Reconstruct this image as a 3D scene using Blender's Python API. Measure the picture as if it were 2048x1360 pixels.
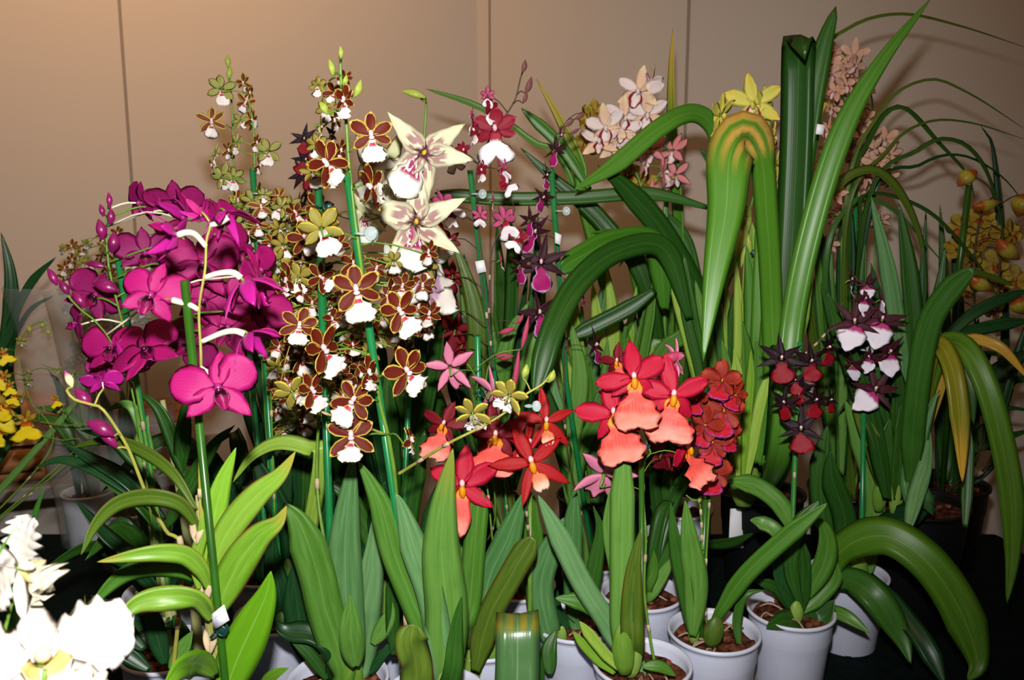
import bpy, math, random
from math import sin, cos, pi, radians, sqrt
from mathutils import Vector, Matrix, Euler

random.seed(7)
S = bpy.context.scene
for _o in list(bpy.data.objects):
    bpy.data.objects.remove(_o)
COL = S.collection
V = Vector

# ------------------------------------------------------------------ camera
CAM = V((0.0, 0.0, 1.41))
PITCH = radians(9.0)
FPX = 1660.0
cam_d = bpy.data.cameras.new('camera')
cam = bpy.data.objects.new('camera', cam_d)
COL.objects.link(cam)
cam.location = CAM
cam.rotation_euler = (radians(90) - PITCH, 0, 0)
cam_d.sensor_width = 22.2
cam_d.lens = 22.2 * FPX / 2048.0
cam_d.clip_start = 0.02
cam_d.dof.use_dof = True
cam_d.dof.focus_distance = 0.95
cam_d.dof.aperture_fstop = 5.6
S.camera = cam

# ------------------------------------------------------------------ view, world, lights
S.view_settings.view_transform = 'Standard'
S.view_settings.look = 'None'
S.view_settings.gamma = 1.0
S.view_settings.use_curve_mapping = False
S.view_settings.exposure = 0.0
W = bpy.data.worlds.new('hall_air')
S.world = W
W.use_nodes = True
W.node_tree.nodes['Background'].inputs[0].default_value = (1.0, 0.72, 0.5, 1)
W.node_tree.nodes['Background'].inputs[1].default_value = 0.035


def spot_light(name, loc, aim, power, color, angle, blend, radius):
    l = bpy.data.lights.new(name, 'SPOT')
    l.energy = power; l.color = color; l.spot_size = radians(angle); l.spot_blend = blend
    l.shadow_soft_size = radius
    o = bpy.data.objects.new(name, l); COL.objects.link(o)
    o.location = loc
    o.rotation_euler = (V(aim) - V(loc)).to_track_quat('-Z', 'Y').to_euler()
    return o


def area_light(name, loc, aim, power, color, sx, sy):
    l = bpy.data.lights.new(name, 'AREA')
    l.energy = power; l.color = color; l.shape = 'RECTANGLE'; l.size = sx; l.size_y = sy
    o = bpy.data.objects.new(name, l); COL.objects.link(o)
    o.location = loc
    o.rotation_euler = (V(aim) - V(loc)).to_track_quat('-Z', 'Y').to_euler()
    return o


# pop-up flash just above the lens
spot_light('camera_flash', CAM + V((-0.01, 0.02, 0.12)), (-0.38, 1.6, 1.18), 55.0, (1.0, 0.975, 0.96), 108, 0.75, 0.018)
# tungsten lamp near the top of the left wall and the warm hall ceiling light
spot_light('wall_lamp', (-0.75, 1.35, 2.6), (-0.85, 2.1, 1.9), 34.0, (1.0, 0.55, 0.25), 120, 1.0, 0.10)
area_light('hall_ceiling_lamp', (-0.3, 0.6, 3.0), (-0.1, 1.9, 1.0), 6.0, (1.0, 0.52, 0.24), 1.6, 1.0)


def PY(px, py, Y):
    """world point on the vertical plane Y that the photograph shows at px,py"""
    a = (px - 1024) / FPX
    b = (680 - py) / FPX
    d = Y / (cos(PITCH) + b * sin(PITCH))
    return V((a * d, Y, CAM.z - d * sin(PITCH) + b * d * cos(PITCH)))


def px2m(s, py, Y):
    b = (680 - py) / FPX
    return s / FPX * Y / (cos(PITCH) + b * sin(PITCH))


# ------------------------------------------------------------------ colours and materials
def lin(c):
    if isinstance(c, str):
        c = [int(c[i:i + 2], 16) / 255 for i in (0, 2, 4)]
    return tuple(x / 12.92 if x <= 0.04045 else ((x + 0.055) / 1.055) ** 2.4 for x in c) + (1,)


class NT:
    def __init__(s, name):
        s.m = bpy.data.materials.new(name); s.m.use_nodes = True
        s.t = s.m.node_tree; s.n = s.t.nodes; s.p = s.n['Principled BSDF']

    def link(s, a, b): s.t.links.new(a, b)

    def math(s, op, a, b=0.0, clamp=False):
        n = s.n.new('ShaderNodeMath'); n.operation = op; n.use_clamp = clamp
        for i, v in enumerate((a, b)):
            if isinstance(v, (int, float)): n.inputs[i].default_value = v
            else: s.link(v, n.inputs[i])
        return n.outputs[0]

    def mix(s, f, a, b):
        n = s.n.new('ShaderNodeMix'); n.data_type = 'RGBA'
        if isinstance(f, (int, float)): n.inputs[0].default_value = f
        else: s.link(f, n.inputs[0])
        for k, v in ((6, a), (7, b)):
            if isinstance(v, tuple): n.inputs[k].default_value = v
            else: s.link(v, n.inputs[k])
        return n.outputs[2]

    def step(s, x, lo, hi):
        n = s.n.new('ShaderNodeMapRange'); n.interpolation_type = 'SMOOTHSTEP'
        s.link(x, n.inputs[0]); n.inputs[1].default_value = lo; n.inputs[2].default_value = hi
        return n.outputs[0]

    def noise(s, scale, coord='Object', detail=2.0, stretch=None):
        tc = s.n.new('ShaderNodeTexCoord'); n = s.n.new('ShaderNodeTexNoise')
        n.inputs['Scale'].default_value = scale; n.inputs['Detail'].default_value = detail
        src = tc.outputs[coord]
        if stretch:
            mp = s.n.new('ShaderNodeMapping'); mp.inputs['Scale'].default_value = stretch
            s.link(src, mp.inputs[0]); src = mp.outputs[0]
        s.link(src, n.inputs['Vector'])
        return n.outputs['Fac']

    def uv(s):
        tc = s.n.new('ShaderNodeTexCoord'); x = s.n.new('ShaderNodeSeparateXYZ')
        s.link(tc.outputs['UV'], x.inputs[0])
        return x.outputs[0], x.outputs[1]

    def rnd(s):
        return s.n.new('ShaderNodeObjectInfo').outputs['Random']

    def bump(s, h, strength=0.3, dist=0.002):
        b = s.n.new('ShaderNodeBump'); b.inputs['Strength'].default_value = strength
        b.inputs['Distance'].default_value = dist
        s.link(h, b.inputs['Height']); s.link(b.outputs[0], s.p.inputs['Normal'])

    def out(s, col, rough=0.5, spec=0.5):
        if isinstance(col, tuple): s.p.inputs['Base Color'].default_value = col
        else: s.link(col, s.p.inputs['Base Color'])
        s.p.inputs['Roughness'].default_value = rough
        s.p.inputs['Specular IOR Level'].default_value = spec
        return s.m


def plain(name, c, rough=0.5, spec=0.4, noise=0.0, nscale=40):
    t = NT(name); c = lin(c)
    if noise:
        d = tuple(x * (1 - noise) for x in c[:3]) + (1,)
        return t.out(t.mix(t.step(t.noise(nscale), .35, .65), c, d), rough, spec)
    return t.out(c, rough, spec)


def petal(name, base, margin=None, mw=.8, heart=None, hv=.25, blotch=None, bscale=9, bthr=.55, bmax=.36,
          band=None, bv=(.2, .36), tip=None, vein=None, rough=.55, spec=.25):
    """colours laid out along (v) and across (u) one petal"""
    t = NT(name); u, v = t.uv()
    e = t.math('ABSOLUTE', t.math('MULTIPLY', t.math('SUBTRACT', u, .5), 2.0))
    n = t.noise(6, 'UV')
    col = lin(base)
    if vein:
        w = t.math('SINE', t.math('MULTIPLY', t.math('ADD', u, t.math('MULTIPLY', n, .12)), 70.0))
        col = t.mix(t.math('MULTIPLY', t.step(w, .2, 1.0), .55), col, lin(vein))
    if blotch:
        bn = t.noise(bscale, 'UV', 1.0)
        inner = t.math('MULTIPLY', t.step(bn, bthr - .05, bthr + .05), t.math('SUBTRACT', 1.0, t.step(v, bmax, bmax + .14)))
        inner = t.math('MULTIPLY', inner, t.math('SUBTRACT', 1.0, t.step(e, .6, .85)))
        col = t.mix(inner, col, lin(blotch))
    if tip:
        col = t.mix(t.step(t.math('ADD', v, t.math('MULTIPLY', n, .2)), .62, 1.0), col, lin(tip))
    if heart:
        col = t.mix(t.step(t.math('ADD', v, t.math('MULTIPLY', n, .1)), hv + .12, hv), col, lin(heart)) \
            if False else t.mix(t.math('SUBTRACT', 1.0, t.step(t.math('ADD', v, t.math('MULTIPLY', n, .12)), hv, hv + .14)), col, lin(heart))
    if band:
        b = t.math('MULTIPLY', t.step(v, bv[0] - .02, bv[0] + .02), t.math('SUBTRACT', 1.0, t.step(v, bv[1] - .02, bv[1] + .02)))
        b = t.math('MULTIPLY', b, t.math('SUBTRACT', 1.0, t.step(e, .55, .75)))
        col = t.mix(b, col, lin(band))
    if margin:
        m = t.math('MAXIMUM', t.step(t.math('ADD', e, t.math('MULTIPLY', n, .1)), mw, mw + .1), t.step(v, .86, .93))
        col = t.mix(m, col, lin(margin))
    return t.out(col, rough, spec)


def leafmat(name, c1, c2, rough=.36, rib=None, tip=None, spec=.32, edge=None, gold=None):
    t = NT(name); u, v = t.uv()
    st = t.math('SINE', t.math('MULTIPLY', u, 95.0))
    n = t.noise(3.0, 'UV', 3.0, (2.5, 1.2, 1))
    f = t.math('ADD', t.math('MULTIPLY', st, .04), n)
    f = t.math('ADD', f, t.math('MULTIPLY', t.math('SUBTRACT', t.rnd(), .5), .7))
    col = t.mix(t.step(f, .15, 1.0), lin(c1), lin(c2))
    col = t.mix(t.math('MULTIPLY', t.step(t.noise(26, 'Object', 3.0), .5, .75), .3), col, lin(c1))
    e = t.math('ABSOLUTE', t.math('SUBTRACT', u, .5))
    col = t.mix(t.math('MULTIPLY', t.math('SUBTRACT', 1.0, t.step(e, .006, .025)), .35), col, lin(rib or c2))
    if tip:
        col = t.mix(t.step(t.math('ADD', v, t.math('MULTIPLY', n, .25)), .9, 1.08), col, lin(tip))
    if edge:
        col = t.mix(t.step(t.math('ADD', e, t.math('MULTIPLY', t.math('SUBTRACT', n, .5), .12)), .44, .5), col, lin(edge))
    if gold:
        g = t.math('MULTIPLY', t.step(v, gold[1] - .03, gold[1]), t.math('SUBTRACT', 1.0, t.step(v, gold[2], gold[2] + .08)))
        col = t.mix(t.math('MULTIPLY', g, t.step(t.math('ADD', n, t.math('MULTIPLY', t.math('SINE', t.math('MULTIPLY', u, 22.0)), .25)), .2, .75)), col, lin(gold[0]))
    t.bump(t.math('MULTIPLY', st, .5), .07, .0004)
    return t.out(col, rough, spec)


M = {}
M['wall'] = (lambda t: t.out(t.mix(t.noise(1.3, 'Object', 3.0), lin('c6bbae'), lin('cec3b6')), .75, .2))(NT('painted_panel'))
M['seam'] = plain('panel_seam', '94877a', .7, .2)
M['floor'] = plain('hall_floor', '4a443e', .7, .2, .3, 6)
M['cloth'] = plain('dark_green_cloth', '0a1a18', .9, .1, .4, 90)
M['tray'] = (lambda t: t.out(t.mix(t.noise(60, 'Object', 4), lin('6d4248'), lin('8f6b70')), .7, .3))(NT('dusty_red_tray'))
M['tray_rim'] = plain('grey_tray_rim', '958c88', .6, .3, .2, 80)
M['grey'] = plain('grey_table_top', '8d8a88', .6, .3, .15, 5)
M['metal'] = plain('dark_metal', '26282a', .5, .5)
M['wood'] = (lambda t: t.out(t.mix(t.step(t.noise(5, 'Object', 6, (1, 1, 7)), .3, .7), lin('8f5c34'), lin('d49a62')), .38, .4))(NT('orange_brown_wood'))
M['wood2'] = (lambda t: t.out(t.mix(t.step(t.noise(30, 'Object', 6), .3, .7), lin('6a4028'), lin('9c6a48')), .6, .3))(NT('dark_carved_wood'))
M['terracotta'] = plain('terracotta', 'a8623a', .8, .2, .25, 60)
M['pot'] = plain('white_plastic_pot', 'd6dbee', .38, .45, .05, 25)
M['potd'] = plain('black_plastic_pot', '0c0e10', .5, .4)


def _mix():
    t = NT('bark_mix'); n = t.noise(90, 'Object', 5); k = t.noise(28, 'Object', 3)
    c = t.mix(t.step(n, .35, .65), lin('33190f'), lin('6e3b28'))
    c = t.mix(t.step(k, .62, .7), c, lin('95604a'))
    t.bump(n, 1.0, .006)
    return t.out(c, .9, .15)


M['bark'] = _mix()
M['chip'] = plain('bark_chip', '8c553c', .9, .1, .4, 50)
M['root'] = plain('dry_root', 'b79a80', .8, .2, .3, 60)
M['stake'] = plain('green_stake', '1d8044', .28, .5, .15, 30)
M['stake_dark'] = plain('dark_green_stake', '2f6216', .3, .5, .3, 22)
M['clip'] = plain('dark_green_clip', '123b34', .35, .5)
M['tag'] = plain('white_price_tag', 'eeeef2', .6, .3)
M['ink'] = plain('grey_pen_ink', '8f8fb8', .7, .2)


def clear(name, c, alpha, rough):
    t = NT(name)
    g = t.n.new('ShaderNodeBsdfTransparent'); g.inputs[0].default_value = lin(c)
    x = t.n.new('ShaderNodeMixShader'); x.inputs[0].default_value = alpha
    t.out(lin('e8eef0'), rough, 1.0)
    t.link(g.outputs[0], x.inputs[1]); t.link(t.p.outputs[0], x.inputs[2])
    t.link(x.outputs[0], t.n['Material Output'].inputs[0])
    return t.m


M['film'] = clear('clear_film', 'f4f2ee', .16, .12)
M['glassclip'] = clear('clear_plastic_clip', 'b8e0d0', .45, .08)

# leaves
M['lf_bright'] = leafmat('bright_leaf', '5c9216', '7fb034', .34, 'a4c468', None)
M['lf_edge'] = leafmat('yellow_tipped_leaf', '5a8c1c', '80a838', .36, 'a4c468', '9c963a', edge='8a4a24')
M['lf_mid'] = leafmat('mid_green_leaf', '42731f', '659340', .38, '86ab58')
M['lf_cool'] = leafmat('cool_green_leaf', '42733a', '6c9860', .38, '8fb480')
M['lf_dark'] = leafmat('dark_leaf', '214a14', '38661f', .38, '527f36')
M['lf_deep'] = leafmat('deep_green_leaf', '14381a', '265428', .34, '3c6a3c')
M['lf_olive'] = leafmat('olive_leaf', '466018', '65802a', .38, '8b9846', edge='6a3f22')
M['lf_lime'] = leafmat('lime_leaf', '6f9c26', '9dbd4c', .4, 'b4cf6c')
M['lf_cym'] = leafmat('cymbidium_leaf', '3e741c', '578c2c', .36, '739f48')
M['lf_yellow'] = leafmat('yellowing_leaf', '7a7d1c', 'c09a3a', .32, 'd6b760', 'd7a93c')
M['lf_tip'] = leafmat('gold_tipped_leaf', '3f7a1a', '5b8f2a', .34, '7faf45', 'b9a23c')
M['lf_soft'] = leafmat('soft_olive_tipped_leaf', '3c6e22', '628f3c', .34, '84aa58', '7c8c34')
M['lf_fold'] = leafmat('folded_silvery_leaf', '466e3c', '7c9c74', .3, '8fae86', spec=.5, gold=('857f24', .1, .60))
M['lf_sage'] = leafmat('sage_leaf', '416c14', '5f8a26', .4, '86a048')
M['lf_bend'] = leafmat('gold_bent_leaf', '4c8020', '729c38', .36, '86aa50', gold=('d8a850', .675, .705))
M['bulb'] = leafmat('pseudobulb_skin', '5f8a28', '86a64a', .4, '94b25c')
M['bulb_dark'] = leafmat('dark_pseudobulb_skin', '2e4a12', '536f24', .45, '5f7a2e')
M['cane'] = (lambda t: (t.bump(t.noise(8, 'UV', 2, (12, 1, 1)), .3, .001), t.out(t.mix(t.step(t.noise(4, 'UV', 3, (14, 1, 1)), .3, .7), lin('7c8a3c'), lin('c2bd8c')), .5, .3))[1])(NT('striped_cane'))
M['stem'] = plain('green_stem', '6f9a35', .4, .4, .25, 40)
M['stem_y'] = plain('yellow_green_stem', 'a8a64a', .4, .4, .25, 40)
M['stem_w'] = plain('pale_pedicel', 'e6e2c4', .4, .4, .12, 60)
M['stem_d'] = plain('dark_stem', '5a4a36', .5, .3, .3, 40)
M['bract'] = plain('dry_bract', 'cdb792', .7, .2, .3, 60)
# petals
M['dn'] = petal('magenta_petal', 'a30f63', heart='8a0a58', hv=.02, vein='8e0c58', rough=.58)
M['dn2'] = petal('deep_magenta_petal', '860e56', vein='700a4a', rough=.58)
M['dn_b'] = petal('magenta_petal_back', 'ad1c80', vein='8e1468', rough=.38)
M['dn_l'] = petal('magenta_lip', '7c0c44', heart='2c0416', hv=.34, tip='8c1656', rough=.45)
M['dn_c'] = plain('magenta_column', '9a2a70', .25, .5)
M['dn_e'] = plain('dark_lip_throat', '3a0418', .25, .6)
M['br'] = petal('brown_petal', '5c1808', margin='cdb04a', mw=.76, vein='4a1006', rough=.6, spec=.2)
M['br_b'] = petal('olive_petal_back', '8c8436', margin='d9c04a', mw=.68, vein='6e5a24', rough=.58)
M['brf'] = petal('small_brown_petal', '6e2a14', margin='b8a444', mw=.55, rough=.58)
M['brf_b'] = petal('small_olive_petal_back', '8a9048', margin='c2b45a', mw=.6, rough=.58)
M['br_l'] = petal('white_lip_red_band', 'e4dcd8', band='b83440', bv=(.24, .38), heart='e0b0b4', hv=.14, margin='e6dcc4', mw=.9, rough=.5)
M['br_c'] = plain('pink_white_column', 'f2cdd0', .4, .4, .2, 400)
M['wh'] = petal('cream_petal', 'dcd9b4', blotch='a07874', bscale=4, bthr=.44, heart='9c3a6c', hv=.03, rough=.5)
M['wh2'] = petal('white_petal', 'deded0', heart='b898a4', hv=.12, rough=.5)
M['wh_b'] = petal('cream_petal_back', 'dcdcae', vein='c6c890', rough=.5)
M['wh_l'] = petal('white_lip_purple_heart', 'e6e6dc', blotch='98205a', bscale=9, bthr=.42, bmax=.45, heart='b04070', hv=.14, rough=.5)
M['wh_c'] = plain('yellow_column', 'e0b432', .4, .4)
M['li'] = petal('lilac_tinged_petal', 'eee6dc', heart='c49ab4', hv=.4, rough=.5)
M['bu'] = petal('burgundy_petal', '8c1228', margin='a83a58', mw=.85, rough=.58)
M['bu_b'] = petal('rose_petal_back', 'b85078', vein='94305a', rough=.58)
M['bu_l'] = petal('white_lip_burgundy_heart', 'fbf2f4', heart='a01430', hv=.3, rough=.58)
M['pk'] = petal('pink_petal', 'd84c84', vein='c03470', tip='e87aa0', rough=.58)
M['pk_b'] = petal('pale_pink_petal_back', 'e58aa8', vein='c65a88', rough=.58)
M['vi'] = petal('dark_violet_petal', '36121e', margin='54303c', mw=.85, rough=.58)
M['vi_l'] = petal('magenta_lip_pale_edge', 'a81668', margin='cfa0cc', mw=.8, heart='7a1040', hv=.15, rough=.58)
M['re'] = petal('red_petal', 'b80f34', vein='a40a2c', rough=.58)
M['re_b'] = petal('rose_red_petal_back', 'c84868', vein='a82848', rough=.58)
M['rd'] = petal('scarlet_petal', 'a81014', vein='8c0a10', rough=.58)
M['dr'] = petal('dark_crimson_petal', '78101e', vein='600a18', rough=.58)
M['re_l'] = petal('coral_lip', 'ee5a50', heart='f08a18', hv=.2, vein='dd3c34', tip='f6907e', rough=.5)
M['rs_l'] = petal('peach_lip', 'f2703e', heart='ee7a22', hv=.25, tip='fac2a8', rough=.5)
M['re_c'] = plain('pale_pink_column', 'f4c8cc', .4, .4)
M['callus'] = plain('yellow_orange_callus', 'f09a14', .45, .4, .2, 300)
M['ob'] = petal('rust_brown_petal', '8c2414', tip='9c3018', vein='701a10', rough=.58)
M['ob_b'] = petal('rust_petal_back', '7a2c24', rough=.58)
M['ob_l'] = petal('crimson_lip_violet_edge', 'b4162c', margin='963478', mw=.8, rough=.58)
M['bk'] = petal('black_burgundy_petal', '1f0a14', margin='38182c', mw=.85, rough=.58)
M['bp'] = petal('maroon_petal', '3e101e', margin='5c2434', mw=.85, rough=.58)
M['bk_l'] = petal('dark_red_lip', '86061a', heart='5a0614', hv=.2, rough=.58)
M['ht_l'] = petal('white_heart_lip', 'efe9f6', heart='b02c74', hv=.26, rough=.58)
M['cy'] = petal('blush_cymbidium_petal', 'e8c8a4', vein='dcac94', tip='f0d8ac', rough=.58)
M['cyw'] = petal('white_blush_petal', 'ece0da', vein='e2bcc0', rough=.58)
M['cy_b'] = petal('pink_cymbidium_back', 'd88a8c', vein='c06874', rough=.58)
M['cy_l'] = petal('white_lip_maroon_rim', 'efe2da', margin='8c1030', mw=.62, rough=.58)
M['ye'] = petal('yellow_green_petal', 'd2cc5c', tip='dcc850', vein='c2bc4c', rough=.58)
M['ye_l'] = petal('pale_lip_maroon_rim', 'e8dcc0', margin='901c38', mw=.62, rough=.58)
M['pe'] = petal('peach_petal', 'd6a890', vein='c08c78', tip='e0b89c', rough=.58)
M['pe_l'] = petal('pale_peach_lip', 'd8bcb0', margin='9c3c50', mw=.72, rough=.58)
M['go'] = petal('amber_petal', 'a88a30', heart='8a4a1c', hv=.1, vein='a8842a', tip='b8a43c', rough=.58)
M['go_l'] = petal('orange_lip', 'b4561c', margin='9c3a14', mw=.7, rough=.58)
M['yo'] = petal('bright_yellow_petal', 'ecd01a', rough=.5)
M['yo_s'] = petal('spotted_yellow_sepal', 'b08c20', blotch='6a4410', bscale=14, bthr=.5, rough=.5)
M['yo_l'] = petal('yellow_lip_orange_heart', 'f0d81c', heart='c05a10', hv=.22, rough=.5)
M['ca'] = petal('white_cattleya_petal', 'cfc9c0', vein='c6c0b4', rough=.55)
M['ca_l'] = petal('cream_ruffled_lip', 'd2c8ae', heart='ccb46c', hv=.2, rough=.5)
M['bud_m'] = plain('magenta_bud', '8e1a5e', .32, .45, .3, 80)
M['bud_g'] = petal('yellow_green_bud', '8fa845', vein='d0c050', rough=.35)
M['bud_gw'] = petal('lime_pink_bud', 'd8e0a0', tip='c8489c', rough=.35)
M['bud_d'] = petal('purple_brown_bud', '6a3040', vein='a89060', rough=.58)
M['bud_p'] = petal('pink_bud', 'b84464', vein='96304c', rough=.58)
M['bud_y'] = petal('amber_bud', 'b0a438', heart='a85418', hv=.3, tip='98502a', vein='98982e', rough=.35)


# ------------------------------------------------------------------ mesh helpers
class MD:
    def __init__(s):
        s.v = []; s.f = []; s.uv = []; s.mi = []; s.mats = []

    def mat(s, m):
        if m not in s.mats: s.mats.append(m)
        return s.mats.index(m)

    def quad(s, ids, uvs, mi):
        s.f.append(ids); s.uv.append(uvs); s.mi.append(mi)

    def build(s, name, smooth=True):
        me = bpy.data.meshes.new(name)
        me.from_pydata([tuple(p) for p in s.v], [], s.f)
        for m in s.mats: me.materials.append(m)
        lay = me.uv_layers.new(name='UVMap')
        flat = [c for f in s.uv for q in f for c in q]
        lay.data.foreach_set('uv', flat)
        me.polygons.foreach_set('material_index', s.mi)
        if smooth: me.polygons.foreach_set('use_smooth', [True] * len(s.f))
        me.update()
        return me


def shell(md, front, back, mf, mb):
    """closed blade out of two grids that share their border"""
    n = len(front); m = len(front[0])
    o = len(md.v); idf = [[0] * m for _ in range(n)]; idb = [[0] * m for _ in range(n)]
    for i in range(n):
        for j in range(m):
            idf[i][j] = len(md.v); md.v.append(front[i][j])
    for i in range(n):
        for j in range(m):
            if 0 < i < n - 1 and 0 < j < m - 1:
                idb[i][j] = len(md.v); md.v.append(back[i][j])
            else:
                idb[i][j] = idf[i][j]
    a = md.mat(mf); b = md.mat(mb)
    for i in range(n - 1):
        for j in range(m - 1):
            uv = [(j / (m - 1), i / (n - 1)), ((j + 1) / (m - 1), i / (n - 1)),
                  ((j + 1) / (m - 1), (i + 1) / (n - 1)), (j / (m - 1), (i + 1) / (n - 1))]
            q = (idf[i][j], idf[i][j + 1], idf[i + 1][j + 1], idf[i + 1][j])
            md.quad(q, uv, a)
            q = (idb[i][j], idb[i + 1][j], idb[i + 1][j + 1], idb[i][j + 1])
            md.quad(q, [uv[0], uv[3], uv[2], uv[1]], b)


def catmull(pts, n):
    P = [pts[0] * 2 - pts[1]] + list(pts) + [pts[-1] * 2 - pts[-2]]
    seg = len(pts) - 1; out = []
    dense = []
    for k in range(seg):
        p0, p1, p2, p3 = P[k:k + 4]
        for i in range(10):
            t = i / 10
            dense.append(0.5 * ((2 * p1) + (p2 - p0) * t + (2 * p0 - 5 * p1 + 4 * p2 - p3) * t * t + (3 * p1 - p0 - 3 * p2 + p3) * t ** 3))
    dense.append(P[-2].copy())
    L = [0]
    for a, b in zip(dense, dense[1:]): L.append(L[-1] + (b - a).length)
    tot = L[-1]; j = 0
    for i in range(n + 1):
        s = tot * i / n
        while j < len(L) - 2 and L[j + 1] < s: j += 1
        f = (s - L[j]) / max(1e-9, L[j + 1] - L[j])
        out.append(dense[j].lerp(dense[j + 1], min(1, f)))
    return out


def tube(md, pts, rad, mat, ns=6, cap=True, n=None, smoothpath=True):
    if smoothpath and len(pts) > 2: pts = catmull(pts, n or (len(pts) - 1) * 4)
    N = len(pts); mi = md.mat(mat)
    if not callable(rad):
        r0 = rad; rad = (lambda t: r0)
    X = None; base = len(md.v)
    for i, p in enumerate(pts):
        T = (pts[min(i + 1, N - 1)] - pts[max(i - 1, 0)])
        T = T.normalized() if T.length > 1e-9 else V((0, 0, 1))
        if X is None:
            X = T.orthogonal().normalized()
        else:
            X = (X - T * X.dot(T)); X = X.normalized() if X.length > 1e-6 else T.orthogonal().normalized()
        Yv = T.cross(X); r = rad(i / (N - 1))
        for k in range(ns):
            a = 2 * pi * k / ns
            md.v.append(p + X * (cos(a) * r) + Yv * (sin(a) * r))
    for i in range(N - 1):
        for k in range(ns):
            k2 = (k + 1) % ns
            md.quad((base + i * ns + k, base + i * ns + k2, base + (i + 1) * ns + k2, base + (i + 1) * ns + k),
                    [(k / ns, i / (N - 1)), ((k + 1) / ns, i / (N - 1)), ((k + 1) / ns, (i + 1) / (N - 1)), (k / ns, (i + 1) / (N - 1))], mi)
    if cap:
        md.quad(tuple(base + k for k in reversed(range(ns))), [(0, 0)] * ns, mi)
        md.quad(tuple(base + (N - 1) * ns + k for k in range(ns)), [(0, 1)] * ns, mi)


def lathe(md, prof, mat, ns=40, origin=V((0, 0, 0)), uv=True):
    mi = md.mat(mat); base = len(md.v); n = len(prof)
    for r, z in prof:
        for k in range(ns):
            a = 2 * pi * k / ns
            md.v.append(origin + V((r * cos(a), r * sin(a), z)))
    for i in range(n - 1):
        for k in range(ns):
            k2 = (k + 1) % ns
            md.quad((base + i * ns + k, base + i * ns + k2, base + (i + 1) * ns + k2, base + (i + 1) * ns + k),
                    [(k / ns, i / (n - 1)), ((k + 1) / ns, i / (n - 1)), ((k + 1) / ns, (i + 1) / (n - 1)), (k / ns, (i + 1) / (n - 1))], mi)


def box(md, lo, hi, mat, rot=0, origin=V((0, 0, 0)), bev=0.0):
    mi = md.mat(mat); b = len(md.v)
    R = Matrix.Rotation(rot, 3, 'Z')
    x0, y0, z0 = lo; x1, y1, z1 = hi
    if bev <= 0:
        for z in (z0, z1):
            for x, y in ((x0, y0), (x1, y0), (x1, y1), (x0, y1)):
                md.v.append(origin + R @ V((x, y, z)))
        F = [(3, 2, 1, 0), (4, 5, 6, 7), (0, 1, 5, 4), (1, 2, 6, 5), (2, 3, 7, 6), (3, 0, 4, 7)]
        for f in F: md.quad(tuple(b + i for i in f), [(0, 0), (1, 0), (1, 1), (0, 1)], mi)
        return
    e = bev
    rings = [(e, z0), (0, z0 + e), (0, z1 - e), (e, z1)]
    for ins, z in rings:
        c = 2 * e
        for x, y in ((x0 + ins + e, y0 + ins), (x1 - ins - e, y0 + ins), (x1 - ins, y0 + ins + e), (x1 - ins, y1 - ins - e),
                     (x1 - ins - e, y1 - ins), (x0 + ins + e, y1 - ins), (x0 + ins, y1 - ins - e), (x0 + ins, y0 + ins + e)):
            md.v.append(origin + R @ V((x, y, z)))
    for i in range(3):
        for k in range(8):
            k2 = (k + 1) % 8
            md.quad((b + i * 8 + k, b + i * 8 + k2, b + (i + 1) * 8 + k2, b + (i + 1) * 8 + k), [(0, 0), (1, 0), (1, 1), (0, 1)], mi)
    md.quad(tuple(b + k for k in reversed(range(8))), [(0, 0)] * 8, mi)
    md.quad(tuple(b + 24 + k for k in range(8)), [(0, 0)] * 8, mi)


def obj(name, me, parent=None, label=None):
    o = bpy.data.objects.new(name, me); COL.objects.link(o)
    if parent is not None:
        o.parent = parent
        o.matrix_parent_inverse = parent.matrix_basis.inverted() if parent.type == 'EMPTY' else Matrix()
    if label: o['label'] = label
    return o


def tag(o, label, cat, group=None, kind=None):
    if label: o['label'] = label
    if cat: o['category'] = cat
    if group: o['group'] = group
    if kind: o['kind'] = kind
    return o


# ------------------------------------------------------------------ blades (leaves)
def strap(t): return min(1, .42 + 2.0 * t) * min(1, ((1 - t) * 4.5) ** .7)
def strap_in(t): return min(1, .35 + 3.0 * t) * min(1, ((1 - t) * 10) ** .5)
def lance(t): return max(.16 * (1 - t), (max(0, sin(pi * min(1, (.04 + .96 * t) ** .9))) ** .8))
def spear(t): return min(1, .6 + t) * min(1, (1 - t) * 1.5) ** .9
def paddle(t): return (.16 + .84 * (max(0, min(1, (t - .05) / .5)) ** 1.3)) * min(1, ((1 - t) * 4)) ** .55
def needle(t): return min(1, ((1 - t) * 2.5)) ** .7


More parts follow.
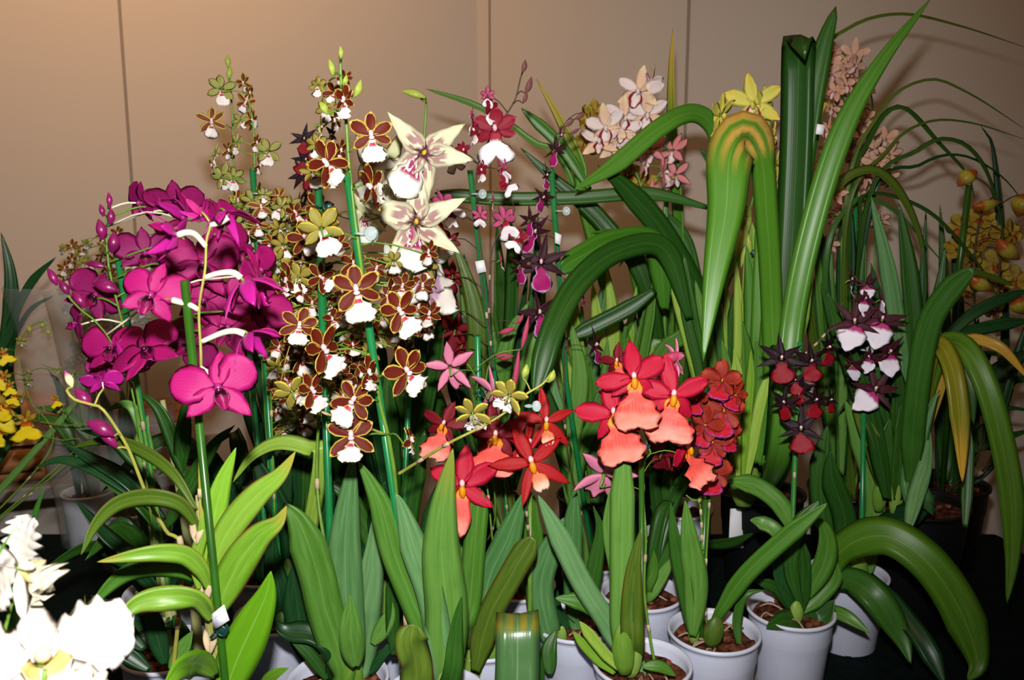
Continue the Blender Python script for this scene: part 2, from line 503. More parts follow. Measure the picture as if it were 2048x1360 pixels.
def blade(md, pts, half, prof, mf, mb=None, n=18, m=4, roll=0.0, twist=0.0, fold=.28, thick=.0007, wav=0.0, up=None):
    C = catmull(pts, n) if len(pts) > 2 else [pts[0].lerp(pts[1], i / n) for i in range(n + 1)]
    fr = []; bk = []; Wp = None
    ph = random.random() * 6
    for i, c in enumerate(C):
        t = i / n
        T = (C[min(i + 1, n)] - C[max(i - 1, 0)]).normalized()
        view = (up * -1) if up is not None else (c - CAM).normalized()
        Wv = T.cross(view)
        if Wv.length < .25 and Wp is not None: Wv = Wp - T * Wp.dot(T)
        Wv = Wv.normalized()
        if Wp is not None and Wv.dot(Wp) < 0: Wv = -Wv
        if Wp is not None: Wv = (Wv * .6 + Wp * .4).normalized()
        Wp = Wv.copy()
        N = Wv.cross(T).normalized()
        if N.dot(view) < 0: N = -N
        a = radians(roll + twist * t)
        W2 = Wv * cos(a) + N * sin(a); N2 = N * cos(a) - Wv * sin(a)
        w = half * max(prof(t), .02)
        rf = []; rb = []
        for j in range(m + 1):
            s = j / m * 2 - 1
            p = c + W2 * (s * w) - N2 * (fold * abs(s) * w) + N2 * (wav * w * s * sin(ph + 9 * t))
            rf.append(p); rb.append(p + N2 * thick * (1.0 + 1.6 * (1 - abs(s))))
        fr.append(rf); bk.append(rb)
    shell(md, fr, bk, mf, mb or mf)


# ------------------------------------------------------------------ flowers (unit span, facing -Y)
def lerp_tab(tab, t):
    for (a, x), (b, y) in zip(tab, tab[1:]):
        if t <= b:
            f = (t - a) / (b - a); f = f * f * (3 - 2 * f)
            return x + (y - x) * f
    return tab[-1][1]


PF = {
    'round': [(0, .12), (.12, .4), (.35, .86), (.6, 1), (.82, .82), (.94, .5), (1, .02)],
    'oval': [(0, .2), (.2, .66), (.5, 1), (.75, .86), (.92, .42), (1, .02)],
    'lance': [(0, .3), (.25, .85), (.45, 1), (.7, .7), (.88, .3), (1, .02)],
    'star': [(0, .5), (.2, 1), (.45, .8), (.7, .46), (.9, .18), (1, .02)],
    'strap': [(0, .5), (.3, .9), (.6, 1), (.85, .7), (1, .05)],
    'fan': [(0, .2), (.14, .34), (.3, .3), (.5, .82), (.74, 1), (.92, .82), (1, .5)],
    'fiddle': [(0, .3), (.15, .55), (.3, .42), (.5, .8), (.72, 1), (.9, .62), (1, .1)],
    'heart': [(0, .2), (.14, .62), (.34, 1), (.6, .9), (.85, .42), (1, .05)],
    'cup': [(0, .3), (.2, .8), (.45, 1), (.7, .62), (.88, .5), (1, .1)],
    'tongue': [(0, .3), (.3, .7), (.6, .95), (.8, .8), (.93, .6), (1, .42)],
}


def fpetal(md, ang, L, Wd, prof, mf, mb=None, bend=0.0, cup=0.0, ruf=0.0, notch=0.0, n=8, m=4, r0=.02, freq=12, th=.006, lift=0.0, tw=0.0, curl=0.0):
    a = radians(ang); D = V((sin(a), 0, cos(a))); X = V((cos(a), 0, -sin(a))); F = V((0, -1, 0))
    tab = PF[prof]; fr = []; bk = []; ph = random.random() * 6
    for i in range(n + 1):
        t = i / n; w = lerp_tab(tab, t) * Wd / 2; rf = []; rb = []
        tz = radians(tw * t)
        for j in range(m + 1):
            s = j / m * 2 - 1
            ln = L * t * (1 - notch * (1 - abs(s)) ** 1.5 * t)
            rr = (ruf + .022) * (abs(s) ** 2) * sin(freq * t + ph + (1.7 if s > 0 else 0)) * min(1, t * 2)
            rr += ruf * .8 * (t ** 4) * sin(freq * .7 * s + ph)
            y = bend * L * t * t + curl * L * t ** 4 + cup * s * s * Wd + rr * Wd + lift * t
            xx = s * w
            p = D * (r0 + ln) + X * (xx * cos(tz)) + F * (y + xx * sin(tz) * 1.0)
            rf.append(p); rb.append(p - F * th * (1 if 0 < t < 1 else 0))
        fr.append(rf); bk.append(rb)
    shell(md, fr, bk, mf, mb or mf)


def blob(md, c, r, mat, ns=8, nr=6, axis=None, up=V((0, 0, 1))):
    """small ellipsoid"""
    mi = md.mat(mat); b = len(md.v)
    Q = up.rotation_difference(axis.normalized()) if axis is not None else None
    for i in range(nr + 1):
        ph = pi * i / nr
        for k in range(ns):
            th = 2 * pi * k / ns
            p = V((r[0] * sin(ph) * cos(th), r[1] * sin(ph) * sin(th), -r[2] * cos(ph)))
            if Q: p = Q @ p
            md.v.append(c + p)
    for i in range(nr):
        for k in range(ns):
            k2 = (k + 1) % ns
            md.quad((b + i * ns + k, b + i * ns + k2, b + (i + 1) * ns + k2, b + (i + 1) * ns + k),
                    [(k / ns, i / nr), ((k + 1) / ns, i / nr), ((k + 1) / ns, (i + 1) / nr), (k / ns, (i + 1) / nr)], mi)


def ftype(sep, pet, lip, col, callus=None, lat=None):
    """one flower: list of (sub-part name, function adding it to a mesh)"""
    return dict(sep=sep, pet=pet, lip=lip, col=col, callus=callus)


def P_(name, *a, **k): return (name, a, k)


def T(parts, col): return dict(parts=parts, col=col)


m = M
FT = {}
FT['dendro'] = T([P_('sepal', 2, .5, .30, 'lance', m['dn'], m['dn_b'], bend=-.12, cup=.05),
                  P_('sepal', 128, .52, .30, 'lance', m['dn'], m['dn_b'], bend=-.08, cup=.05),
                  P_('sepal', -128, .50, .30, 'lance', m['dn'], m['dn_b'], bend=-.08, cup=.05),
                  P_('petal', 62, .56, .56, 'round', m['dn'], m['dn_b'], bend=-.10, cup=-.03, n=10, m=6, lift=.02),
                  P_('petal', -66, .56, .56, 'round', m['dn'], m['dn_b'], bend=-.12, cup=-.03, n=10, m=6, lift=.02),
                  P_('lip', 180, .30, .26, 'cup', m['dn_l'], m['dn_b'], bend=.3, cup=.4, n=8, m=6, ruf=.08),
                  ], [((0, -.06, -.01), (.05, .07, .07), m['dn_c']), ((0, -.10, -.05), (.045, .03, .04), m['dn_e'])])
FT['dendro_dark'] = T([P_(p[0], *(tuple(m['dn2'] if x is m['dn'] else x for x in p[1])), **p[2]) for p in FT['dendro']['parts']], FT['dendro']['col'])
FT['dendro_half'] = T([P_('sepal', 4, .62, .26, 'lance', m['dn_b'], m['dn_b'], bend=.75, cup=.1),
                       P_('sepal', 120, .60, .28, 'lance', m['dn_b'], m['dn_b'], bend=.9, cup=.1),
                       P_('sepal', -120, .60, .28, 'lance', m['dn_b'], m['dn_b'], bend=.9, cup=.1),
                       P_('petal', 60, .6, .34, 'oval', m['dn'], m['dn_b'], bend=.6, cup=.05),
                       P_('petal', -62, .6, .34, 'oval', m['dn'], m['dn_b'], bend=.6, cup=.05),
                       P_('lip', 180, .45, .22, 'cup', m['dn_l'], m['dn_b'], bend=.9, cup=.3)], FT['dendro']['col'])
FT['brown'] = T([P_('sepal', 8, .40, .24, 'oval', m['br'], m['br_b'], bend=.10, cup=.12),
                 P_('sepal', 122, .42, .22, 'oval', m['br'], m['br_b'], bend=-.1, cup=.10),
                 P_('sepal', -124, .42, .22, 'oval', m['br'], m['br_b'], bend=-.1, cup=.10),
                 P_('petal', 62, .40, .25, 'oval', m['br'], m['br_b'], bend=.08, cup=.12),
                 P_('petal', -66, .41, .25, 'oval', m['br'], m['br_b'], bend=.08, cup=.12),
                 P_('lip', 178, .45, .46, 'fan', m['br_l'], m['br_l'], bend=.3, cup=-.08, ruf=.12, n=11, m=8, freq=22, curl=-.3),
                 ], [((0, -.05, .02), (.045, .05, .07), m['br_c']), ((0, -.07, -.05), (.055, .04, .035), m['br_c'])])
FT['brown_small'] = T([P_(p[0], *(tuple({m['br']: m['brf'], m['br_b']: m['brf_b']}.get(x, x) for x in p[1])), **dict(p[2], n=5)) for p in FT['brown']['parts']], FT['brown']['col'])
FT['white'] = T([P_('sepal', 18, .54, .24, 'star', m['wh'], m['wh_b'], bend=-.08, cup=.1, tw=10),
                 P_('sepal', 142, .56, .24, 'star', m['wh'], m['wh_b'], bend=-.15, cup=.1),
                 P_('sepal', -142, .56, .24, 'star', m['wh'], m['wh_b'], bend=-.15, cup=.1),
                 P_('petal', 72, .54, .28, 'star', m['wh'], m['wh_b'], bend=-.05, cup=.1),
                 P_('petal', -62, .54, .28, 'star', m['wh'], m['wh_b'], bend=-.05, cup=.1),
                 P_('lip', 182, .50, .44, 'fiddle', m['wh_l'], m['wh_l'], bend=.2, cup=-.05, ruf=.07, n=9, m=6),
                 ], [((0, -.06, 0), (.022, .03, .03), m['wh_c'])])
FT['white_plain'] = T([P_(p[0], *(tuple({m['wh']: m['wh2'], m['wh_l']: m['wh2']}.get(x, x) for x in p[1])), **p[2]) for p in FT['white']['parts']], FT['white']['col'])
FT['lilac'] = T([P_(p[0], *(tuple({m['wh']: m['li'], m['wh_l']: m['li']}.get(x, x) for x in p[1])), **p[2]) for p in FT['white']['parts']], FT['white']['col'])
FT['burg'] = T([P_('sepal', 0, .36, .22, 'oval', m['bu'], m['bu_b'], bend=.1, cup=.1),
                P_('sepal', 110, .34, .2, 'oval', m['bu'], m['bu_b'], bend=-.1, cup=.1),
                P_('sepal', -112, .34, .2, 'oval', m['bu'], m['bu_b'], bend=-.1, cup=.1),
                P_('petal', 58, .36, .24, 'oval', m['bu'], m['bu_b'], bend=.1, cup=.1),
                P_('petal', -60, .36, .24, 'oval', m['bu'], m['bu_b'], bend=.1, cup=.1),
                P_('lip', 180, .56, .66, 'fan', m['bu_l'], m['bu_l'], bend=.2, notch=.3, ruf=.03, n=9, m=6),
                ], [((0, -.05, .02), (.04, .05, .06), m['re_c'])])
FT['pink'] = T([P_('sepal', 0, .52, .22, 'lance', m['pk'], m['pk_b'], bend=-.05, cup=.1),
                P_('sepal', 142, .52, .2, 'lance', m['pk'], m['pk_b'], bend=-.1, cup=.1),
                P_('sepal', -142, .52, .2, 'lance', m['pk'], m['pk_b'], bend=-.1, cup=.1),
                P_('petal', 70, .5, .24, 'lance', m['pk'], m['pk_b'], cup=.1),
                P_('petal', -72, .5, .24, 'lance', m['pk'], m['pk_b'], cup=.1),
                P_('lip', 180, .5, .34, 'tongue', m['pk'], m['pk_b'], bend=.1, notch=.15, ruf=.04, m=6),
                ], [((0, -.05, .02), (.035, .05, .05), m['re_c']), ((0, -.08, -.07), (.035, .03, .05), m['callus'])])
FT['violet'] = T([P_('sepal', 4, .5, .16, 'star', m['vi'], m['vi'], bend=-.05, cup=.1),
                  P_('sepal', 118, .48, .15, 'star', m['vi'], m['vi'], bend=-.1, cup=.1),
                  P_('sepal', -116, .48, .15, 'star', m['vi'], m['vi'], bend=-.1, cup=.1),
                  P_('petal', 66, .48, .17, 'star', m['vi'], m['vi'], cup=.1),
                  P_('petal', -68, .48, .17, 'star', m['vi'], m['vi'], cup=.1),
                  P_('lip', 180, .56, .42, 'fiddle', m['vi_l'], m['vi_l'], bend=.12, ruf=.05, n=9, m=6),
                  ], [((0, -.06, .02), (.03, .04, .05), m['re_c'])])
FT['red'] = T([P_('sepal', -6, .50, .24, 'lance', m['re'], m['re_b'], bend=-.03, cup=.08),
               P_('sepal', 128, .38, .2, 'lance', m['re'], m['re_b'], bend=-.3, cup=.1),
               P_('sepal', -128, .38, .2, 'lance', m['re'], m['re_b'], bend=-.3, cup=.1),
               P_('petal', 56, .46, .27, 'oval', m['re'], m['re_b'], cup=.06),
               P_('petal', -84, .46, .26, 'oval', m['re'], m['re_b'], cup=.06),
               P_('lip', 176, .64, .68, 'fan', m['re_l'], m['re_b'], bend=.12, ruf=.055, n=14, m=8, freq=24, notch=.08),
               ], [((0, -.05, .03), (.035, .045, .05), m['re_c']), ((0, -.07, -.07), (.045, .04, .08), m['callus'])])
FT['red_narrow'] = T([P_('sepal', 0, .52, .25, 'lance', m['re'], m['re_b'], cup=.08),
                      P_('sepal', 118, .42, .18, 'lance', m['re'], m['re_b'], bend=-.2, cup=.1),
                      P_('sepal', -118, .42, .18, 'lance', m['re'], m['re_b'], bend=-.2, cup=.1),
                      P_('petal', 62, .5, .27, 'oval', m['re'], m['re_b'], cup=.06),
                      P_('petal', -62, .5, .27, 'oval', m['re'], m['re_b'], cup=.06),
                      P_('lip', 180, .68, .38, 'tongue', m['re_l'], m['re_b'], bend=.05, notch=.18, n=9, m=6),
                      ], FT['red']['col'])
FT['scarlet'] = T([P_('sepal', -4, .52, .18, 'lance', m['rd'], m['rd'], cup=.1),
                   P_('sepal', 140, .52, .16, 'lance', m['rd'], m['rd'], cup=.1),
                   P_('sepal', -146, .52, .16, 'lance', m['rd'], m['rd'], cup=.1),
                   P_('petal', 64, .48, .2, 'lance', m['rd'], m['rd'], cup=.1),
                   P_('petal', -82, .5, .19, 'lance', m['rd'], m['rd'], cup=.1),
                   P_('lip', 180, .40, .26, 'fan', m['rs_l'], m['rs_l'], bend=.1, ruf=.05, m=6, notch=.05),
                   ], FT['red']['col'])
FT['crimson'] = T([P_(p[0], *(tuple({m['re']: m['dr'], m['re_b']: m['dr']}.get(x, x) for x in p[1])), **p[2]) for p in FT['red']['parts']], FT['red']['col'])
FT['rust'] = T([P_('sepal', 0, .46, .34, 'round', m['ob'], m['ob_b'], bend=.12, cup=.12),
                P_('sepal', 132, .36, .28, 'round', m['ob'], m['ob_b'], bend=-.1, cup=.1),
                P_('sepal', -132, .36, .28, 'round', m['ob'], m['ob_b'], bend=-.1, cup=.1),
                P_('petal', 66, .46, .36, 'round', m['ob'], m['ob_b'], cup=.12),
                P_('petal', -68, .46, .36, 'round', m['ob'], m['ob_b'], cup=.12),
                P_('lip', 180, .5, .56, 'fan', m['ob_l'], m['ob_l'], bend=.15, ruf=.07, n=10, m=8, freq=22),
                ], [((0, -.05, .0), (.018, .03, .03), m['callus'])])
FT['black'] = T([P_('sepal', -4, .5, .18, 'star', m['bk'], m['bk'], cup=.1),
                 P_('sepal', 114, .46, .17, 'star', m['bk'], m['bk'], bend=-.1, cup=.1),
                 P_('sepal', -112, .46, .17, 'star', m['bk'], m['bk'], bend=-.1, cup=.1),
                 P_('petal', 52, .48, .2, 'star', m['bk'], m['bk'], cup=.1),
                 P_('petal', -72, .48, .2, 'star', m['bk'], m['bk'], cup=.1),
                 P_('lip', 176, .52, .5, 'fiddle', m['bk_l'], m['bk_l'], bend=.15, ruf=.04, n=9, m=6),
                 ], [((0, -.07, .02), (.03, .04, .035), m['re_c'])])
FT['heart'] = T([P_('sepal', 0, .5, .17, 'star', m['bp'], m['bp'], cup=.1),
                 P_('sepal', 104, .46, .16, 'star', m['bp'], m['bp'], bend=-.1, cup=.1),
                 P_('sepal', -104, .46, .16, 'star', m['bp'], m['bp'], bend=-.1, cup=.1),
                 P_('petal', 58, .5, .18, 'star', m['bp'], m['bp'], cup=.1),
                 P_('petal', -58, .5, .18, 'star', m['bp'], m['bp'], cup=.1),
                 P_('lip', 180, .58, .52, 'heart', m['ht_l'], m['ht_l'], bend=.12, ruf=.03, n=9, m=6),
                 ], [((0, -.07, .04), (.03, .04, .04), m['re_c'])])


def cymb(a, b, l, back):
    return T([P_('sepal', 0, .52, .27, 'lance', a, back, bend=.06, cup=.12),
              P_('sepal', 128, .5, .26, 'lance', a, back, bend=.0, cup=.1),
              P_('sepal', -128, .5, .26, 'lance', a, back, bend=.0, cup=.1),
              P_('petal', 60, .48, .28, 'oval', b, back, bend=.1, cup=.1),
              P_('petal', -62, .48, .28, 'oval', b, back, bend=.1, cup=.1),
              P_('lip', 180, .34, .30, 'cup', l, b, bend=.5, cup=.35, n=8, m=6, ruf=.05, curl=-.5),
              ], [((0, -.10, -.02), (.04, .06, .07), b)])


FT['blush'] = cymb(m['cy'], m['cyw'], m['cy_l'], m['cy_b'])
FT['pinkcym'] = cymb(m['cy_b'], m['cyw'], m['cy_l'], m['cy_b'])
FT['yellow'] = cymb(m['ye'], m['ye'], m['ye_l'], m['ye'])
FT['peach'] = cymb(m['pe'], m['pe'], m['pe_l'], m['pe'])
FT['amber'] = cymb(m['go'], m['go'], m['go_l'], m['go'])
FT['amber']['parts'] = [P_(p[0], p[1][0], p[1][1] * .92, p[1][2] * 1.5, 'round', *p[1][4:], **dict(p[2], bend=.25)) for p in FT['amber']['parts'][:5]] + FT['amber']['parts'][5:]
FT['oncid'] = T([P_('sepal', 0, .26, .13, 'oval', m['yo_s'], m['yo_s'], bend=.1),
                 P_('sepal', 120, .24, .1, 'oval', m['yo_s'], m['yo_s']),
                 P_('sepal', -120, .24, .1, 'oval', m['yo_s'], m['yo_s']),
                 P_('petal', 60, .26, .16, 'oval', m['yo_s'], m['yo'], bend=.1),
                 P_('petal', -60, .26, .16, 'oval', m['yo_s'], m['yo'], bend=.1),
                 P_('lip', 180, .55, .8, 'fan', m['yo_l'], m['yo'], bend=.15, ruf=.05, n=9, m=6, notch=.2),
                 ], [((0, -.05, 0), (.05, .05, .05), m['callus'])])
FT['cattleya'] = T([P_('sepal', 0, .54, .24, 'lance', m['ca'], m['ca'], bend=-.1, cup=.08),
                    P_('sepal', 140, .52, .22, 'lance', m['ca'], m['ca'], bend=-.1, cup=.08),
                    P_('sepal', -140, .52, .22, 'lance', m['ca'], m['ca'], bend=-.1, cup=.08),
                    P_('petal', 66, .56, .54, 'round', m['ca'], m['ca'], bend=.05, ruf=.10, n=26, m=12, freq=34, cup=-.05),
                    P_('petal', -70, .56, .54, 'round', m['ca'], m['ca'], bend=.05, ruf=.10, n=26, m=12, freq=34, cup=-.05),
                    P_('lip', 180, .46, .48, 'fiddle', m['ca_l'], m['ca_l'], bend=.5, cup=.3, ruf=.14, n=16, m=10, freq=30, curl=-.4),
                    ], [((0, -.1, .0), (.05, .09, .05), m['ca_l'])])

_cache = {}


def flower_meshes(kind, var, joined):
    key = (kind, var, joined)
    if key in _cache: return _cache[key]
    st = random.getstate(); random.seed(hash(kind) % 1000 * 0 + sum(map(ord, kind)) * 10 + var)
    ft = FT[kind]; out = []
    col = MD()
    for c, r, mt in ft['col']:
        blob(col, V(c), r, mt, axis=V((0, -.4, 1)))
    # ovary behind the flower
    tube(col, [V((0, -.02, 0)), V((0, .08, -.03)), V((0, .16, -.10))], lambda t: .028 - .012 * t, M['stem'] if kind not in ('dendro', 'dendro_dark') else M['stem_w'], 6)
    target = col if joined else None
    for nm, a, k in ft['parts']:
        md = target or MD()
        a = list(a); k = dict(k)
        a[0] += random.uniform(-12, 12); a[1] *= random.uniform(.88, 1.08); a[2] *= random.uniform(.86, 1.1)
        k['bend'] = k.get('bend', 0) + random.uniform(-.22, .22)
        k['tw'] = k.get('tw', 0) + random.uniform(-26, 26)
        if joined: k['n'] = 5; k['m'] = 3 if k.get('m', 4) < 5 else 4
        if nm == 'sepal': k['lift'] = k.get('lift', 0) - .015
        fpetal(md, *a, **k)
        if not joined: out.append((nm, md.build(kind + '_' + nm)))
    out.insert(0, ('flower', col.build(kind + ('_flower' if joined else '_column'))))
    random.setstate(st)
    _cache[key] = out
    return out
# ------------------------------------------------------------------ plants
ZT = 0.75


class Plant:
    def __init__(s, name, label, group, X, Y, r=.06, h=.115, dark=False, z=ZT, pot=True, tilt=None, cat='orchid', seed=None):
        s.X, s.Y, s.r, s.h, s.z = X, Y, r, h, z
        s.e = bpy.data.objects.new(name, None); COL.objects.link(s.e)
        s.e.empty_display_size = .05
        s.e.location = (X, Y, z)
        tag(s.e, label, cat, group)
        s.rnd = random.Random(seed if seed is not None else sum(map(ord, label)))
        s.stems = []
        s.dark = dark
        if pot: s.pot()

    @property
    def root(s): return V((s.X, s.Y, s.z + s.h - .02))

    def add(s, name, md, label=None, smooth=True):
        return obj(name, md.build(name, smooth), s.e, label)

    def pot(s):
        r, h = s.r, s.h; md = MD(); mt = M['potd'] if s.dark else M['pot']
        b = r * .74; t = .0018; lip = .0035
        prof = [(0, 0.002), (b * .55, .002), (b * .6, 0), (b, 0), (b + .002, .003), (b + (r - b) * .62, h * .68), (b + (r - b) * .62 + .0012, h * .70),
                (r - lip - .001, h - .012), (r - lip, h - .006), (r - .0005, h - .005), (r, h - .002), (r - .001, h), (r - lip, h), (r - lip - t, h - .008), (b - t, .006), (0, .006)]
        lathe(md, prof, mt, 48, V((s.X, s.Y, s.z)))
        # drainage notches round the foot
        for k in range(6):
            a = k * pi / 3 + .3
            c = V((s.X + cos(a) * (b + .0006), s.Y + sin(a) * (b + .0006), s.z + .006))
            box(md, (-.004, -.0012, -.006), (.004, .0012, .004), M['metal'], a + pi / 2, c)
        s.add('pot', md)
        md = MD(); rr = r - lip - t - .0015; zt = h - .018
        nr, na = 9, 30; mi = md.mat(M['bark']); c0 = V((s.X, s.Y, s.z + zt))
        idx = []
        for i in range(nr + 1):
            row = []
            for k in range(na):
                a = 2 * pi * k / na; q = rr * i / nr
                row.append(len(md.v)); md.v.append(c0 + V((q * cos(a), q * sin(a), s.rnd.uniform(-.0035, .0045) + .004 * (1 - i / nr))))
            idx.append(row)
        for i in range(nr):
            for k in range(na):
                k2 = (k + 1) % na
                md.quad((idx[i][k], idx[i + 1][k], idx[i + 1][k2], idx[i][k2]), [(0, 0), (1, 0), (1, 1), (0, 1)], mi)
        lathe(md, [(rr, zt - .004), (rr - (r - b) * .35, h * .45), (b * .88, .014), (0, .014)], M['bark'], na, V((s.X, s.Y, s.z)))
        for k in range(26):
            a = s.rnd.uniform(0, 2 * pi); q = rr * sqrt(s.rnd.random()) * .88
            box(md, (-s.rnd.uniform(.003, .007), -s.rnd.uniform(.002, .005), -.002), (.006, .004, s.rnd.uniform(.002, .005)),
                M['chip'] if k % 3 == 0 else M['bark'], a * 3, c0 + V((q * cos(a), q * sin(a), .003)), bev=.0012)
        s.add('potting_mix', md)

    def roots(s, n=5):
        c0 = V((s.X, s.Y, s.z + s.h - .012))
        for k in range(n):
            a = s.rnd.uniform(0, 6.28); p = [c0 + V((cos(a), sin(a), 0)) * s.r * .2]
            for q in range(3):
                a += s.rnd.uniform(-.9, .9)
                p.append(p[-1] + V((cos(a), sin(a), 0)) * s.r * .2 + V((0, 0, s.rnd.uniform(-.004, .008) if q < 2 else -.008)))
            md = MD(); tube(md, p, .0014, M['root'], 5); s.add('aerial_root', md)

    def leaf(s, p2, w, mat='lf_mid', prof=strap, Y=None, root=False, roll=None, fold=.28, twist=0., wav=0., n=None, up=False, label=None, back=None):
        """p2: (px,py[,Y]) from the leaf's base to its tip; w in photo pixels"""
        Yd = Y if Y is not None else s.Y
        pts = [PY(p[0], p[1], p[2] if len(p) > 2 else Yd) for p in p2]
        if root:
            j = V((s.rnd.uniform(-.3, .3) * s.r, s.rnd.uniform(-.25, .25) * s.r, 0))
            pts = [s.root + j] + pts
        h = px2m(w, p2[len(p2) // 2][1], p2[len(p2) // 2][2] if len(p2[len(p2) // 2]) > 2 else Yd) / 2
        md = MD()
        if roll is None: roll = s.rnd.uniform(-16, 16)
        blade(md, pts, h, prof, M[mat], M[back] if back else None, n=n or max(16, 9 * len(pts)), roll=roll, fold=fold, twist=twist, wav=wav,
              up=V((0, 0, 1)) if up else None)
        return s.add('leaf', md, label)

    def fan(s, n, L, spread, w, mats, droop=.35, a0=0, a1=360, prof=strap, upr=.8, zoff=0):
        """leaves rising from the pot in all directions"""
        for k in range(n):
            a = radians(s.rnd.uniform(a0, a1)); l = s.rnd.uniform(L * .65, L); sp = s.rnd.uniform(.2, 1) * spread
            d = V((cos(a), sin(a), 0)); r0 = s.root + d * s.r * .35 + V((0, 0, zoff)); dr = droop * s.rnd.uniform(.4, 1.3)
            pts = [r0, r0 + d * l * sp * .18 + V((0, 0, l * .42)), r0 + d * l * sp * .5 + V((0, 0, l * (.78 - dr * .15))), r0 + d * l * sp * .95 + V((0, 0, l * (1.0 - dr)))]
            md = MD(); blade(md, pts, w / 2 * s.rnd.uniform(.8, 1.1), prof, M[s.rnd.choice(mats)], n=14, roll=s.rnd.uniform(-40, 40), fold=.3, thick=.0007)
            s.add('leaf', md)

    def stake(s, top, bot, Yt, Yb, r=.0035, mat='stake', off=(0, 0), to_pot=True):
        md = MD(); p = [PY(top[0], top[1], Yt), PY(bot[0], bot[1], Yb)]
        if to_pot:
            p.append(V((s.X + off[0], s.Y + off[1], s.z + s.h - .05)))
        tube(md, p, r, M[mat], 10, smoothpath=False)
        return s.add('stake', md)

    def stem(s, p2, Y=None, w=5, mat='stem', root=True, off=(0, 0), taper=.55):
        """flowering stem, base to tip; returns its index"""
        Yd = Y if Y is not None else s.Y
        pts = [PY(p[0], p[1], p[2] if len(p) > 2 else Yd) for p in p2]
        if root: pts = [V((s.X + off[0], s.Y + off[1], s.z + s.h - .03))] + pts
        r = px2m(w, p2[0][1], Yd) / 2
        s.stems.append(dict(path=catmull(pts, 60), r=r, mat=M[mat], ped=[], taper=taper, pts=pts))
        return len(s.stems) - 1

    def _attach(s, frm, k=None, mat=None, r=None, sag=.0, mid=None):
        if not s.stems: return
        best = None
        for i, st in enumerate(s.stems):
            if k is not None and i != k: continue
            for q in st['path']:
                dd = (q - frm).length + max(0, q.z - frm.z) * .9
                if best is None or dd < best[0]: best = (dd, i, q)
        dd, i, q = best
        if (q - frm).length < .003: return
        m_ = mid or (frm.lerp(q, .5) + V((0, 0, (q - frm).length * .12)))
        s.stems[i]['ped'].append(([q, m_, frm], mat, r))

    def flower(s, kind, px, py, size, Y=None, yaw=0, pitch=0, roll=0, k=None, var=None, joined=False, ped=True, label=None, pmat=None, pr=None, name='flower'):
        Yd = Y if Y is not None else s.Y
        c = PY(px, py, Yd); sc = px2m(size, py, Yd)
        to = (CAM - c).normalized()
        base_yaw = math.atan2(-to.x, -to.y) * -1 if False else math.atan2(to.x, -to.y)
        base_pitch = math.asin(max(-1, min(1, to.z)))
        R = (Matrix.Rotation(base_yaw + radians(yaw), 4, 'Z') @ Matrix.Rotation(-base_pitch - radians(pitch), 4, 'X') @ Matrix.Rotation(radians(roll), 4, 'Y'))
        if var is None: var = s.rnd.randrange(5)
        parts = flower_meshes(kind, var, joined)
        o = obj(name, parts[0][1], s.e, label)
        o.location = c; o.rotation_euler = R.to_euler(); o.scale = (sc, sc, sc)
        o.matrix_basis = Matrix.Translation(c) @ R @ Matrix.Scale(sc, 4)
        for nm, me in parts[1:]:
            q = bpy.data.objects.new(nm, me); COL.objects.link(q); q.parent = o
        if ped:
            s._attach(c + (R @ V((0, .16, -.10))) * sc, k, pmat, pr)
        return o

    def bud(s, px, py, L, w, ang, mat='bud_g', Y=None, k=None, ped=True, pmat=None, yaw=0):
        """ang: direction of the tip in the picture, clockwise from up"""
        Yd = Y if Y is not None else s.Y
        c = PY(px, py, Yd); l = px2m(L, py, Yd) / 2; r = px2m(w, py, Yd) / 2
        a = radians(ang); ax = V((sin(a), -sin(radians(yaw)), cos(a))).normalized()
        md = MD(); mi = md.mat(M[mat]); Q = V((0, 0, 1)).rotation_difference(ax)
        n, ns = 10, 12; b = len(md.v)
        for i in range(n + 1):
            t = i / n; rr = r * (sin(pi * t) ** .8) * (1.12 - .45 * t)
            if i == 0: rr = r * .25
            for q in range(ns):
                th = 2 * pi * q / ns
                rr2 = rr * (1 + .07 * cos(3 * th))
                md.v.append(c + Q @ V((rr2 * cos(th) + .15 * r * sin(pi * t), rr2 * sin(th), (t * 2 - 1) * l)))
        for i in range(n):
            for q in range(ns):
                q2 = (q + 1) % ns
                md.quad((b + i * ns + q, b + i * ns + q2, b + (i + 1) * ns + q2, b + (i + 1) * ns + q), [(q / ns, i / n), ((q + 1) / ns, i / n), ((q + 1) / ns, (i + 1) / n), (q / ns, (i + 1) / n)], mi)
        md.quad(tuple(b + q for q in reversed(range(ns))), [(0, 0)] * ns, mi)
        s.add('bud', md)
        if ped: s._attach(c - ax * l, k, pmat)

    def bulb(s, px, py, w, h, ang=0, mat='bulb', Y=None):
        Yd = Y if Y is not None else s.Y
        c = PY(px, py, Yd); a = radians(ang); md = MD()
        W_, H_ = px2m(w, py, Yd) / 2, px2m(h, py, Yd) / 2
        prof = [(0, 0), (.55, .02), (.85, .2), (1, .42), (.92, .62), (.66, .82), (.34, .95), (0, 1)]
        b0 = len(md.v)
        lathe(md, [(W_ * r, (z * 2 - 1) * H_) for r, z in prof], M[mat], 18)
        Q = V((0, 0, 1)).rotation_difference(V((sin(a), 0, cos(a))))
        for i in range(b0, len(md.v)):
            p = md.v[i]; p = V((p.x, p.y * .6, p.z)); md.v[i] = c + Q @ p
        s.add('pseudobulb', md)

